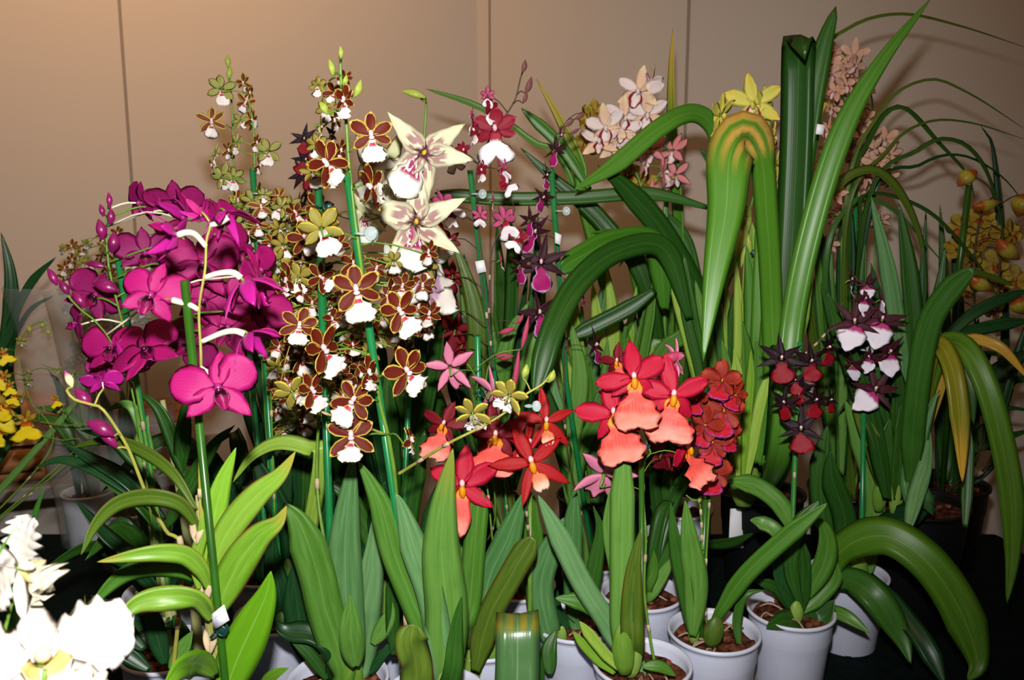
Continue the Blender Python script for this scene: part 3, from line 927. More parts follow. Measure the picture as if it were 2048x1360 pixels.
    def clip(s, px, py, w, Y=None, mat='clip', wings=1, ang=0):
        """butterfly clip that ties stem and stake"""
        Yd = Y if Y is not None else s.Y
        c = PY(px, py, Yd); q = px2m(w, py, Yd); md = MD()
        ring = [c + V((cos(t) * q * .22, sin(t) * q * .22, 0)) for t in [2 * pi * i / 16 for i in range(17)]]
        tube(md, ring, q * .05, M[mat], 6, cap=False, smoothpath=False)
        for sg in (-.12, .12):
            p = []
            for i in range(13):
                t = 2 * pi * i / 12
                p.append(c + V((q * .42 + cos(t) * q * .2, -q * .05 + sg * q, sin(t) * q * .24)))
            tube(md, p, q * .06, M[mat], 6, cap=False, smoothpath=False)
            box(md, (q * .26, -q * .05 + sg * q - q * .03, -q * .2), (q * .6, -q * .05 + sg * q + q * .03, q * .2), M[mat], 0, c, bev=q * .012)
        for i, p in enumerate(md.v):
            d = p - c; a = radians(ang)
            md.v[i] = c + V((d.x * cos(a) - d.z * sin(a), d.y, d.x * sin(a) + d.z * cos(a)))
        s.add('plant_clip', md)

    def tag(s, pts, Y, text=None, label=None):
        """stuck-on price tag, four corners given as seen"""
        md = MD(); P4 = [PY(x, y, Y) for x, y in pts]; b = 0
        nrm = (P4[1] - P4[0]).cross(P4[3] - P4[0]).normalized()
        if nrm.y > 0: nrm = -nrm
        md.v += [p + nrm * .0004 for p in P4] + [p - nrm * .0004 for p in P4]
        mi = md.mat(M['tag'])
        for f in [(0, 1, 2, 3), (7, 6, 5, 4), (0, 4, 5, 1), (1, 5, 6, 2), (2, 6, 7, 3), (3, 7, 4, 0)]:
            md.quad(f, [(0, 0), (1, 0), (1, 1), (0, 1)], mi)
        if text:
            for stroke in text:
                p = [P4[0] + (P4[1] - P4[0]) * u + (P4[3] - P4[0]) * v_ + nrm * .0006 for u, v_ in stroke]
                tube(md, p, .00022, M['ink'], 4, smoothpath=False)
        s.add('price_tag', md, label)

    def finish(s):
        for st in s.stems:
            md = MD(); r = st['r']
            tube(md, st['pts'], lambda t: r * (1 - (1 - st['taper']) * t), st['mat'], 8, n=8 * len(st['pts']))
            for p, mt, pr in st['ped']:
                rr = min(pr or r * .42, .0016)
                tube(md, p, rr, M[mt] if mt else st['mat'], 5, n=6)
            o = s.add('flower_stem', md)
            # papery bracts on the nodes
            n = 3
            for i in range(n):
                q = st['path'][int(len(st['path']) * (.15 + .2 * i))]; q2 = st['path'][int(len(st['path']) * (.15 + .2 * i)) + 1]
                d = (q2 - q).normalized(); L = max(.006, r * 5)
                mb = MD(); tube(mb, [q, q + d * L * .6, q + d * L], lambda t: r * (1.25 - .1 * t) if t < .8 else r * 1.0, M['bract'], 8, smoothpath=False)
                s.add('bract', mb)


def region_fill(pl, kind, poly, n, smin, smax, Y0, Y1, seed, avoid=(), back=.25, joined=True, yawr=55, rmin=14, k=None):
    rn = random.Random(seed); xs = [p[0] for p in poly]; ys = [p[1] for p in poly]; got = []
    def inside(x, y):
        c = False; j = len(poly) - 1
        for i in range(len(poly)):
            xi, yi = poly[i]; xj, yj = poly[j]
            if (yi > y) != (yj > y) and x < (xj - xi) * (y - yi) / (yj - yi) + xi: c = not c
            j = i
        return c
    tries = 0
    while len(got) < n and tries < 4000:
        tries += 1
        x = rn.uniform(min(xs), max(xs)); y = rn.uniform(min(ys), max(ys))
        if not inside(x, y) or any((x - a) ** 2 + (y - b) ** 2 < rmin ** 2 * 4 for a, b in got): continue
        got.append((x, y))
        bk = rn.random() < back
        pl.flower(kind if isinstance(kind, str) else rn.choice(kind), x, y, rn.uniform(smin, smax), rn.uniform(Y0, Y1), (180 if bk else 0) + rn.uniform(-yawr, yawr), rn.uniform(-20, 30), rn.uniform(-30, 30), joined=joined, k=k)
# ------------------------------------------------------------------ the setting
def ray(px, y=200): return PY(px, y, 1.0).x


CORNER = V((ray(955) * 2.4, 2.4, 0))
DL = V((-cos(radians(20)), -sin(radians(20)), 0)); DR = V((cos(radians(25)), -sin(radians(25)), 0))


def wall(name, D, L, side):
    md = MD(); nrm = V((-D.y, D.x, 0)) if side > 0 else V((D.y, -D.x, 0))
    if nrm.y < 0: nrm = -nrm
    a = CORNER; b = CORNER + D * L; mi = md.mat(M['wall'])
    for z in (0, 2.6):
        for p in (a, b, b + nrm * .06, a + nrm * .06): md.v.append(V((p.x, p.y, z)))
    for f in [(3, 2, 1, 0), (4, 5, 6, 7), (0, 1, 5, 4), (1, 2, 6, 5), (2, 3, 7, 6), (3, 0, 4, 7)]:
        md.quad(f, [(0, 0), (1, 0), (1, 1), (0, 1)], mi)
    o = obj(name, md.build(name, False)); o['kind'] = 'structure'
    return nrm


nl = wall('wall_left', DL, 2.6, -1); nr_ = wall('wall_right', DR, 3.0, 1)


def seam(name, D, px, w, nrm, dep=.003):
    r = ray(px); t = (r * CORNER.y - CORNER.x) / (D.x - r * D.y)
    c = CORNER + D * t; md = MD()
    ang = math.atan2(D.y, D.x)
    box(md, (-w / 2, -dep, 0), (w / 2, dep, 2.59), M['seam'], ang, c)
    o = obj(name, md.build(name, False)); o['kind'] = 'structure'


seam('trim_1', DL, 252, .007, nl); seam('trim_2', DR, 1372, .007, nr_); seam('trim_3', DR, 980, .005, nr_)
md = MD(); box(md, (-2.8, -1.2, -.05), (3.2, 3.2, 0), M['floor']); o = obj('floor', md.build('floor', False)); o['kind'] = 'structure'

# cloth-covered sales table
tb = bpy.data.objects.new('sales_table', None); COL.objects.link(tb); tb.location = (0.1, 1.0, 0)
tag(tb, 'long sales table under a dark green cloth that carries the potted orchids', 'table')
TX0, TX1, TYa, TYb = -1.05, .99, .36, 1.62
md = MD(); mi = md.mat(M['cloth'])
loop = []; N = 150
per = [(TX0, TYa), (TX1, TYa), (TX1, TYb), (TX0, TYb)]
tot = 2 * ((TX1 - TX0) + (TYb - TYa))
for i in range(N):
    d = tot * i / N; k = 0
    while True:
        a, b = per[k], per[(k + 1) % 4]; l = abs(b[0] - a[0]) + abs(b[1] - a[1])
        if d <= l or k == 3: break
        d -= l; k += 1
    f = min(1, d / l); loop.append((a[0] + (b[0] - a[0]) * f, a[1] + (b[1] - a[1]) * f, k))
NM = [(0, -1), (1, 0), (0, 1), (-1, 0)]
rows = [(.0, .75), (.004, .744), (.008, .55), (.012, .3), (.016, .06)]
for q, (o_, z) in enumerate(rows):
    for i, (x, y, k) in enumerate(loop):
        wv = (.012 * sin(i * 1.1) + .008 * sin(i * .47 + 1)) * q / 2.5
        md.v.append(V((x + NM[k][0] * (o_ + wv + .01 * (q > 0)), y + NM[k][1] * (o_ + wv + .01 * (q > 0)), z)))
for q in range(4):
    for i in range(N):
        j = (i + 1) % N
        md.quad((q * N + j, q * N + i, (q + 1) * N + i, (q + 1) * N + j), [(0, 0), (1, 0), (1, 1), (0, 1)], mi)
md.quad(tuple(range(N)), [(0, 0)] * N, mi)
obj('table_cloth', md.build('table_cloth', False), tb)
md = MD(); box(md, (TX0 + .01, TYa + .01, .715), (TX1 - .01, TYb - .01, .745), M['grey'], bev=.003); obj('table_top', md.build('table_top', False), tb)
for x in (TX0 + .1, TX1 - .1):
    for y in (TYa + .1, TYb - .1):
        md = MD(); box(md, (x - .02, y - .02, 0), (x + .02, y + .02, .715), M['metal'], bev=.003); obj('leg', md.build('leg', False), tb)

# low tray under the middle pots
def tray(label, x0, y0, x1, y1, rot):
    e = bpy.data.objects.new('shallow_tray', None); COL.objects.link(e); c = V(((x0 + x1) / 2, (y0 + y1) / 2, ZT)); e.location = c
    tag(e, label, 'tray')
    w, h = (x1 - x0) / 2, (y1 - y0) / 2
    md = MD(); box(md, (-w, -h, .0), (w, h, .006), M['tray'], rot, c, bev=.002); obj('tray_floor', md.build('tray_floor', False), e)
    for nm, lo, hi in (('rim', (-w, h - .006, .006), (w, h, .03)), ('rim', (-w, -h, .006), (w, -h + .006, .014)),
                       ('rim', (-w, -h + .006, .006), (-w + .006, h - .006, .02)), ('rim', (w - .006, -h + .006, .006), (w, h - .006, .02))):
        md = MD(); box(md, lo, hi, M['tray_rim'], rot, c, bev=.0015); obj(nm, md.build(nm, False), e)


tray('shallow dusty red tray with a pale rim under the middle white pots', .040, .882, .338, 1.165, 0)

# grey side table with the wooden box, left
sd = bpy.data.objects.new('side_table', None); COL.objects.link(sd); sc_ = V((-1.0, 1.85, 0)); sd.location = sc_
tag(sd, 'grey topped side table behind the plants at the far left', 'table')
ra = radians(20)
md = MD(); box(md, (-.46, -.16, .80), (.34, .16, .83), M['grey'], ra, sc_, bev=.004); obj('table_top', md.build('table_top', False), sd)
for x, y in ((-.42, -.13), (.30, -.13), (.30, .13), (-.42, .13)):
    md = MD(); box(md, (x - .015, y - .015, 0), (x + .015, y + .015, .8), M['metal'], ra, sc_, bev=.002); obj('leg', md.build('leg', False), sd)
bx = bpy.data.objects.new('wooden_box', None); COL.objects.link(bx); bc = sc_ + V((0, 0, .83)); bx.location = bc
tag(bx, 'polished orange brown wooden box on the grey side table, left edge', 'box')
md = MD(); box(md, (-.48, -.13, .0), (-.02, .12, .135), M['wood'], ra, bc, bev=.018); box(md, (-.46, -.145, .03), (-.04, -.128, .085), M['wood'], ra, bc, bev=.008); obj('body', md.build('body', True), bx)
md = MD(); box(md, (-.49, -.14, .135), (-.01, .13, .15), M['wood'], ra, bc, bev=.006); obj('lid', md.build('lid', False), bx)
b2 = bpy.data.objects.new('carved_block', None); COL.objects.link(b2); b2.location = bc
tag(b2, 'darker rough carved wooden block standing right of the polished wooden box', 'box')
md = MD(); box(md, (.0, -.11, .0), (.27, .1, .12), M['wood2'], ra, bc, bev=.01); obj('body', md.build('body', False), b2)
md = MD(); box(md, (.01, -.122, .015), (.26, -.11, .105), M['wood2'], ra, bc, bev=.004); obj('front_panel', md.build('front_panel', False), b2)
# ------------------------------------------------------------------ left side: magenta dendrobiums
G1 = 'magenta dendrobiums at the left'
A = Plant('dendrobium_orchid', 'tall magenta dendrobium in front left, leaning dark stake with a white price tag', G1, -.255, .705)
A.stake((369, 561), (450, 1360), .70, .715, .0037, 'stake_dark', (-.0, .0))
k = A.stem([(446, 1380, .725), (420, 1240, .725), (412, 1180, .725), (406, 1110, .722), (400, 1000, .72), (400, 870, .71), (402, 720, .70), (398, 620, .70), (410, 540, .70), (413, 480, .70), (421, 448, .70), (404, 424, .70)], w=8, mat='stem_y', Y=.71)
md = MD()
cp = [PY(x, y, .735) for x, y in ((452, 1440), (434, 1300), (421, 1200), (411, 1130), (402, 1060), (396, 990))]
tube(md, [V((A.X, A.Y, A.z + .08))] + cp, lambda t: (.0088 if t < .5 else .0088 - .013 * (t - .5)) * (1 + .10 * sin(t * 34)), M['cane'], 12, n=50)
A.add('cane', md)
for x, y in ((424, 1270), (412, 1176), (398, 1050)):
    md = MD(); q = PY(x, y, .72)
    for sg in (-1, 1): blade(md, [q + V((sg * .006, 0, .006)), q + V((sg * .003, -.006, -.004)), q + V((0, -.008, -.016))], .003, lance, M['bract'], n=6, m=3)
    A.add('bract', md)
# right leaves
A.leaf([(408, 1160), (424, 1060), (443, 970), (472, 895)], 47, 'lf_bright', lance, .73, roll=-6)
A.leaf([(420, 1150), (455, 1065), (512, 992), (560, 950), (591, 903)], 56, 'lf_edge', lance, .728, roll=4)
A.leaf([(428, 1235), (470, 1140), (515, 1075), (555, 1045), (573, 1012)], 68, 'lf_edge', lance, .726, roll=0)
A.leaf([(440, 1410), (474, 1320), (508, 1245), (532, 1190), (542, 1142)], 84, 'lf_bright', lance, .725, roll=0)
A.leaf([(398, 1180), (392, 1120), (405, 1060), (402, 1010)], 26, 'lf_edge', lance, .715)
A.leaf([(432, 1350, .70), (400, 1328, .67), (362, 1335, .62), (325, 1380, .58)], 62, 'lf_bright', lance, roll=20)
A.leaf([(520, 1375, .72), (545, 1352, .70), (577, 1336, .68)], 24, 'lf_bright', lance)
# left arching leaves
A.leaf([(400, 1060, .72), (362, 1008, .71), (300, 992, .70), (236, 1005, .68), (192, 1046, .66), (162, 1110, .64)], 40, 'lf_olive', lance, roll=25, fold=.35)
A.leaf([(394, 1020, .73), (345, 945, .74), (279, 898, .76), (215, 880, .78), (141, 896, .80)], 27, 'lf_olive', lance, roll=20)
A.leaf([(420, 1180, .72), (404, 1140, .71), (372, 1110, .70), (325, 1104, .69), (270, 1110, .68), (194, 1124, .67)], 40, 'lf_edge', lance, roll=15, fold=.4)
A.leaf([(410, 1165, .74), (365, 1140, .745), (305, 1132, .75), (250, 1148, .75), (206, 1185, .74), (178, 1228, .73)], 42, 'lf_mid', lance, roll=20)
A.leaf([(425, 1240, .72), (395, 1200, .70), (335, 1193, .69), (268, 1210, .68), (214, 1275, .66)], 50, 'lf_edge', lance, roll=20, fold=.4, wav=.3)
A.clip(430, 1268, 46, .705, ang=35)
A.tag([(424, 1228), (448, 1209), (459, 1240), (427, 1261)], .692, [[(.12, .35), (.12, .75)], [(.28, .35), (.28, .75), (.45, .75), (.45, .55), (.28, .55)], [(.28, .35), (.42, .35)]], 'small white price tag stuck on the dark stake')
k = A.stems and 0
F = A.flower
F('dendro', 436, 775, 150, .675, 2, 4, -4, 0)
F('dendro', 304, 590, 128, .71, -14, 2, 24, 0)
F('dendro_half', 497, 668, 105, .70, 50, -62, 0, 0, ped=False)
F('dendro_half', 488, 562, 125, .70, 60, -70, 0, 1, ped=False)
F('dendro', 520, 580, 105, .74, 70, 0, 0, ped=False)
F('dendro_half', 352, 472, 92, .70, -75, -12, 0, 2, ped=False)
F('dendro_half', 452, 425, 92, .71, 30, -60, 20, 1, ped=False)
F('dendro_half', 405, 432, 60, .71, -40, 30, 20, 1, ped=False)
for p in ([(404, 683), (444, 666), (470, 662), (489, 668)], [(410, 555), (435, 547), (465, 545), (482, 556)], [(412, 493), (391, 469), (373, 465), (356, 470)], [(421, 450), (440, 445), (456, 434)], [(396, 619), (380, 610), (345, 600)], [(401, 735), (420, 750), (430, 770)]):
    w3 = [PY(x, y, .70) for x, y in p]
    md = MD(); tube(md, w3, lambda t: .0021 + .0008 * t, M['stem_w'], 8, n=14); A.add('pedicel', md)
A.finish()

B = Plant('dendrobium_orchid', 'deep magenta dendrobium behind the front one, green stake and purple buds at its top', G1, -.43, .97)
B.stake((234, 505), (347, 1240), .93, .96, .0034, 'stake')
B.stem([(330, 1130, .95), (270, 760, .93), (223, 560, .92), (216, 516, .92), (212, 470, .92), (218, 400, .92)], w=7, mat='stem', Y=.93)
B.stem([(316, 1140, .93), (268, 800, .90), (225, 690, .88), (191, 643, .87), (160, 618, .87), (118, 572, .87)], w=6, mat='stem', Y=.9)
md = MD()
tube(md, [V((B.X, B.Y, B.z + .08))] + [PY(x, y, .96) for x, y in ((350, 1300), (330, 1180), (312, 1080), (300, 980))], lambda t: .010 - .004 * t, M['cane'], 10, n=30); B.add('cane', md)
md = MD()
tube(md, [V((B.X + .03, B.Y + .01, B.z + .08))] + [PY(x, y, .98) for x, y in ((395, 1290), (385, 1160), (365, 1020), (340, 880), (325, 800))], lambda t: .007 - .004 * t, M['cane'], 10, n=30); B.add('cane', md)
for b in ((218, 399, 26, 11, 0), (203, 420, 22, 11, -10), (221, 432, 28, 15, 5), (201, 458, 36, 20, -8), (226, 484, 38, 22, 10), (104, 553, 34, 15, -25), (127, 574, 32, 15, -30), (157, 598, 38, 18, -35), (210, 574, 46, 26, -75), (190, 530, 36, 14, -80)):
    B.bud(b[0], b[1], b[2] * 1.15, b[3] * 1.15, b[4], 'bud_m', .90 if b[0] > 180 else .87)
for f in (('dendro_dark', 290, 505, 105, .93, 0, 0, 0), ('dendro_dark', 350, 402, 113, .93, 10, 40, 0), ('dendro_dark', 283, 405, 88, .93, -60, -10, 20),
          ('dendro', 403, 525, 139, .90, 12, 0, 10), ('dendro_half', 372, 437, 92, .88, -70, 10, 60), ('dendro', 441, 432, 92, .90, 60, 20, 0),
          ('dendro', 516, 540, 101, .88, 55, 0, -20), ('dendro', 515, 610, 126, .90, 20, 0, 40), ('dendro', 409, 600, 118, .92, -10, 0, 20),
          ('dendro', 456, 655, 126, .93, 0, 10, 30), ('dendro_dark', 188, 590, 109, .93, 20, 0, 40), ('dendro', 225, 695, 118, .88, -30, 20, 0),
          ('dendro', 292, 700, 134, .84, -35, 35, -40), ('dendro_dark', 153, 646, 71, .90, -70, 0, 60), ('dendro_half', 262, 740, 92, .87, 160, 30, 30),
          ('dendro_dark', 380, 690, 101, .95, 0, 0, 60), ('dendro_dark', 345, 560, 84, .96, 30, 0, 0), ('dendro', 470, 500, 101, .93, 40, 0, -30), ('dendro_dark', 215, 740, 76, .93, 40, 0, 10)):
    B.flower(f[0], f[1], f[2], f[3], f[4], f[5], f[6], f[7], pmat='stem' if abs(f[5]) < 50 else 'stem_w', pr=.0012)
for a in (([(330, 1040), (250, 960), (175, 915), (118, 880)], 34, 'lf_deep'), ([(310, 1020), (210, 950), (130, 920), (70, 934)], 26, 'lf_deep'),
          ([(375, 960), (330, 840), (300, 800), (270, 786)], 30, 'lf_dark'), ([(330, 1060), (420, 900), (470, 850)], 34, 'lf_dark'),
          ([(310, 940), (265, 815), (206, 822)], 24, 'lf_mid'), ([(360, 950), (370, 850), (372, 790)], 36, 'lf_dark'),
          ([(320, 1150), (220, 1080), (150, 1000)], 34, 'lf_deep'), ([(330, 1200), (260, 1130), (200, 1120)], 36, 'lf_deep'),
          ([(340, 1240), (230, 1260), (170, 1350)], 46, 'lf_deep'), ([(350, 1250), (250, 1230), (180, 1190)], 46, 'lf_deep'),
          ([(330, 1080), (280, 1010), (200, 960)], 30, 'lf_dark'), ([(300, 960), (285, 890), (296, 830)], 36, 'lf_mid'), ([(345, 1190), (400, 1120), (430, 1000)], 34, 'lf_deep'),
          ([(350, 1230), (370, 1290), (350, 1340)], 40, 'lf_dark'), ([(320, 980), (230, 880), (160, 860)], 30, 'lf_dark')):
    B.leaf(a[0], a[1], a[2], lance, .95, roll=B.rnd.uniform(-35, 35))
B.finish()

D0 = Plant('dendrobium_orchid', 'small dendrobium with a bare yellow green cane and three half-open magenta buds at the left', G1, -.37, .80, r=.055, seed=4)
D0.stem([(365, 1130, .78), (332, 1062, .77), (300, 1006, .76), (262, 910, .75), (240, 868, .745), (205, 818, .74), (182, 809, .74), (147, 798, .74), (133, 780, .74)], w=11, mat='stem_y', Y=.76, taper=.5)
D0.bud(137, 758, 36, 17, -20, 'bud_gw', .74, ped=True)
D0.bud(165, 795, 50, 26, -38, 'bud_m', .745)
D0.bud(200, 857, 62, 32, -62, 'bud_m', .735); D0.bud(212, 872, 64, 24, -40, 'bud_m', .742)
D0.flower('dendro', 205, 765, 70, .75, 175, 20, 10, pmat='stem_y', var=1)
for a in (([(330, 1330), (300, 1230), (270, 1180)], 40, 'lf_deep'), ([(300, 1340), (220, 1290), (150, 1300)], 40, 'lf_deep'), ([(340, 1340), (370, 1290), (385, 1262)], 34, 'lf_mid'),
          ([(290, 1300), (200, 1230), (120, 1240)], 44, 'lf_deep')):
    D0.leaf(a[0], a[1], a[2], lance, .80)
D0.roots(3); D0.finish()

# white pots half seen under the dendrobiums
for X, Y, lb in ((-.50, 1.13, 'leafy young orchid in a white pot behind the magenta dendrobium stakes'),):
    q = Plant('potted_orchid', lb, 'leafy orchids without flowers', X, Y)
    q.fan(8, .21, 1.0, .03, ['lf_deep', 'lf_dark'], .5, prof=lance); q.finish()

# far left: strap leaved plant, yellow oncidium, sleeved plants
q = Plant('potted_orchid', 'dark strap leaved orchid cut off by the left edge of the picture', None, -1.0, 1.44, r=.045, dark=True)
q.leaf([(20, 860), (10, 740), (22, 620), (20, 540), (2, 465)], 30, 'lf_deep', strap, 1.5, root=True)
q.leaf([(10, 760), (20, 660), (60, 570), (112, 514)], 17, 'lf_deep', strap, 1.5)
q.leaf([(-20, 760), (20, 690), (60, 620), (110, 590)], 10, 'lf_deep', strap, 1.5)
q.fan(4, .35, .8, .03, ['lf_deep'], .4, 100, 260); q.finish()
q = Plant('oncidium_orchid', 'spray of small bright yellow oncidium flowers over the wooden box, left edge', None, -.93, 1.29)
q.stem([(150, 900), (120, 880), (60, 870), (20, 860), (-10, 840)], Y=1.36, w=4); q.stem([(190, 880), (185, 850), (120, 850), (40, 835)], Y=1.34, w=4)
q.stem([(100, 900), (60, 800), (40, 730), (30, 700), (60, 655), (95, 640)], Y=1.36, w=4, mat='stem')
for f in ((6, 752, 52), (14, 812, 95), (52, 842, 78), (6, 705, 44), (4, 860, 60), (110, 798, 34), (30, 790, 40), (18, 770, 40), (-6, 800, 80)):
    q.flower('oncid', f[0], f[1], f[2], 1.3, q.rnd.uniform(-30, 30), 10, q.rnd.uniform(-30, 30))
for f in ((42, 683, 30), (60, 750, 34), (56, 762, 30), (124, 815, 32), (45, 795, 30), (85, 815, 26), (118, 740, 20), (145, 745, 20), (180, 720, 20), (20, 835, 34)):
    q.flower('brown_small', f[0], f[1], f[2], 1.34, q.rnd.uniform(100, 250), 10, 0, joined=True)
for b in ((96, 664, 12, 10, 0), (58, 658, 14, 11, -20), (84, 650, 12, 10, 20), (40, 682, 20, 17, 0)):
    q.bud(*b, 'bud_g', 1.35)
q.leaf([(150, 900), (120, 850), (60, 830)], 26, 'lf_dark', lance, 1.38); q.leaf([(180, 880), (130, 825), (70, 815)], 20, 'lf_mid', lance, 1.4)
q.leaf([(160, 790), (120, 745), (80, 728)], 14, 'lf_mid', lance, 1.4, root=True)
q.finish()
for (x, y0, y1, X, Yq, lb) in ((165, 440, 760, -.83, 1.56, 'small yellow green orchid wrapped in a clear plastic sleeve, left'), (70, 470, 800, -.70, 1.46, 'second sleeved orchid with olive flowers behind the magenta dendrobium')):
    q = Plant('sleeved_orchid', lb, None, X, Yq, r=.05)
    xs = 1024 + X / Yq * FPX * .97
    q.stem([(xs, 900, Yq), (xs + 5, 700, Yq), (xs + 8, 520, Yq), (xs + 2, 480, Yq)], w=3)
    q.stem([(xs, 900, Yq), (xs - 20, 700, Yq), (xs - 30, 560, Yq)], w=3)
    poly = [(xs - 50, 480), (xs + 70, 460), (xs + 60, 720), (xs - 30, 740)]
    region_fill(q, 'brown_small', poly, 42, 26, 42, Yq - .03, Yq + .03, 5, back=.6, rmin=7)
    q.fan(6, .30, .12, .02, ['lf_deep', 'lf_dark'], .1)
    md = MD(); c = V((X, Yq, 0)); mi = md.mat(M['film'])
    zs = [(ZT + .01, .052), (ZT + .12, .062), (ZT + .28, .085), (ZT + .42, .10), (ZT + .52, .112)]
    for z, r in zs:
        for i in range(24):
            a = 2 * pi * i / 24; rr = r * (1 + .05 * sin(5 * a + z * 20)); md.v.append(c + V((rr * cos(a), rr * sin(a), z)))
    for i in range(len(zs) - 1):
        for j in range(24):
            j2 = (j + 1) % 24; md.quad((i * 24 + j, i * 24 + j2, (i + 1) * 24 + j2, (i + 1) * 24 + j), [(0, 0)] * 4, mi)
    q.add('plastic_sleeve', md, 'clear plastic sleeve'); q.finish()

# white cattleya, bottom left
C0 = Plant('cattleya_orchid', 'white ruffled cattleya in the bottom left corner, very close to the viewer', None, -.37, .50, z=ZT)
C0.stem([(60, 1500), (80, 1420), (90, 1340)], Y=.45, w=16); C0.stem([(-30, 1500), (-10, 1350), (20, 1220), (30, 1190)], Y=.50, w=12)
C0.flower('cattleya', 82, 1325, 330, .47, 12, 25, 8, 0, var=0, label='large ruffled white flower in front')
C0.flower('cattleya', 36, 1135, 195, .50, 55, -10, -30, 1, var=1, label='smaller white flower turned aside, above the large one')
C0.leaf([(30, 1260), (50, 1100), (72, 1020), (92, 968)], 46, 'lf_dark', lance, .62, root=True, roll=-10)
C0.leaf([(-40, 1200), (-10, 1120), (30, 1055)], 44, 'lf_mid', lance, .45, root=True)
C0.leaf([(130, 1330), (165, 1240), (170, 1190)], 26, 'lf_olive', lance, .56, root=True)
C0.finish()
# ------------------------------------------------------------------ brown and white oncidiums
G2 = 'brown and white oncidium hybrids'
C = Plant('oncidium_orchid', 'tallest brown and white oncidium in front, long green stake slanting down to its pot', G2, -.088, .87)
C.stake((693, 345), (825, 1250), .84, .87, .0042, 'stake', (-.03, .0))
C.stem([(812, 1240, .875), (800, 1150, .87), (792, 980, .86), (778, 880, .85), (757, 790, .85), (735, 620, .85), (718, 500, .84), (700, 350, .84), (692, 240, .84), (682, 160, .84), (681, 100, .84)], w=10, Y=.85, mat='stem', off=(-.03, 0))
C.stem([(797, 948, .85), (850, 915, .83), (900, 885, .81), (960, 855, .80), (1010, 825, .80), (1050, 790, .80), (1085, 768, .80), (1103, 745, .80)], w=7, Y=.83, mat='stem_y', root=False)
C.stem([(775, 870, .85), (720, 850, .83), (660, 830, .82), (600, 805, .82), (560, 770, .82)], w=5, Y=.83, mat='stem_y', root=False)
for f in ((742, 270, 112, 5, 5, -6), (655, 325, 120, -32, 0, -35), (745, 372, 118, -60, 0, -70), (643, 458, 118, 178, 10, 20), (712, 580, 135, 3, 5, -6),
          (798, 622, 118, 22, 0, -28), (645, 698, 130, 38, 0, -28), (812, 742, 125, 30, 0, -30), (708, 800, 118, -20, 0, 30), (702, 872, 128, 0, 12, 0),
          (690, 200, 80, -50, 20, 0), (735, 745, 90, 60, 0, 0), (820, 880, 80, 80, 0, 30)):
    C.flower('brown', f[0], f[1], f[2], .81, f[3], f[4], f[5], 0)
for f in ((945, 828, 100, 185, 15, 10), (1018, 792, 96, 160, 5, -30)):
    C.flower('brown', f[0], f[1], f[2], .79, f[3], f[4], f[5], 1)
for f in ((585, 785, 100, 178, 10, 40), (622, 780, 100, 40, 0, -20), (598, 650, 95, 10, 0, 10)):
    C.flower('brown', f[0], f[1], f[2], .81, f[3], f[4], f[5], 2)
for b in ((681, 104, 24, 12, 0), (662, 134, 32, 15, -12), (716, 176, 36, 17, 22), (646, 215, 28, 18, -30), (1050, 742, 30, 17, 15, ), (1103, 752, 28, 16, 22), (690, 160, 22, 12, 20)):
    C.bud(*b, 'bud_g', .82 if b[0] < 900 else .80)
C.clip(722, 467, 50, .83, 'glassclip'); C.clip(1058, 812, 36, .80, 'glassclip')
C.leaf([(868, 1310), (823, 1195), (788, 1107), (765, 1019), (738, 960), (715, 921)], 52, 'lf_mid', strap, .86, root=True, roll=5)
C.leaf([(886, 1335), (862, 1195), (832, 1107), (803, 1013), (790, 985)], 56, 'lf_cool', strap, .85, root=True, roll=0)
C.leaf([(887, 1345), (893, 1220), (882, 1100), (888, 1000), (906, 896)], 88, 'lf_soft', lance, .85, root=True, roll=0, fold=.2)
C.leaf([(902, 1355), (910, 1280), (916, 1230), (924, 1190)], 42, 'lf_dark', lance, .83, root=True)
C.leaf([(830, 1400, .82), (832, 1330, .81), (822, 1285, .80), (828, 1248, .80)], 66, 'lf_olive', strap_in, root=False, wav=.3)
C.leaf([(880, 1333), (862, 1270), (844, 1225)], 16, 'lf_mid', lance, .86)
C.leaf([(788, 1313), (785, 1220), (786, 1136)], 28, 'lf_dark', strap, .93)
C.bulb(890, 1352, 40, 90, 4, 'bulb', .855)
C.roots(4); C.finish()

D = Plant('oncidium_orchid', 'second brown and white oncidium, its straight stake left of the tallest one', G2, -.205, .905)
D.stake((636, 365), (662, 1130), .95, .93, .0046, 'stake', (.02, .02))
D.stem([(652, 1100, .93), (634, 960, .95), (640, 800, .96), (652, 640, .96), (640, 470, .96), (640, 300, .96), (650, 170, .96)], w=8, Y=.95, off=(.015, .02))
for f in ((640, 250, 62, 100, 0, 0), (668, 185, 58, 30, 0, 20), (650, 215, 60, 150, 0, 0), (672, 240, 55, -60, 0, 0), (632, 290, 60, 160, 10, 0), (625, 345, 66, 200, 0, 20),
          (608, 475, 88, 20, 0, -30), (597, 555, 78, 160, 0, 0), (640, 555, 80, 30, 10, -50), (597, 655, 92, 8, 8, 0), (560, 612, 80, -40, 0, 0), (700, 620, 60, 30, 0, 30), (575, 560, 76, -60, 0, 10),
          (635, 170, 50, 150, 0, 0), (680, 300, 56, 60, 0, 0), (690, 155, 44, 30, 0, 30)):
    D.flower('brown', f[0], f[1], f[2], .93, f[3], f[4], f[5], joined=f[2] < 70)
region_fill(D, 'brown', [(540, 440), (640, 400), (700, 520), (860, 500), (880, 680), (800, 720), (760, 700), (690, 850), (560, 820), (540, 680)], 80, 52, 78, .93, 1.0, 3, back=.3, rmin=13)
D.clip(640, 413, 38, .935, 'clip', ang=0)
D.leaf([(688, 1342), (653, 1225), (632, 1136), (600, 1048), (567, 1005)], 74, 'lf_mid', strap, .90, root=True, roll=10)
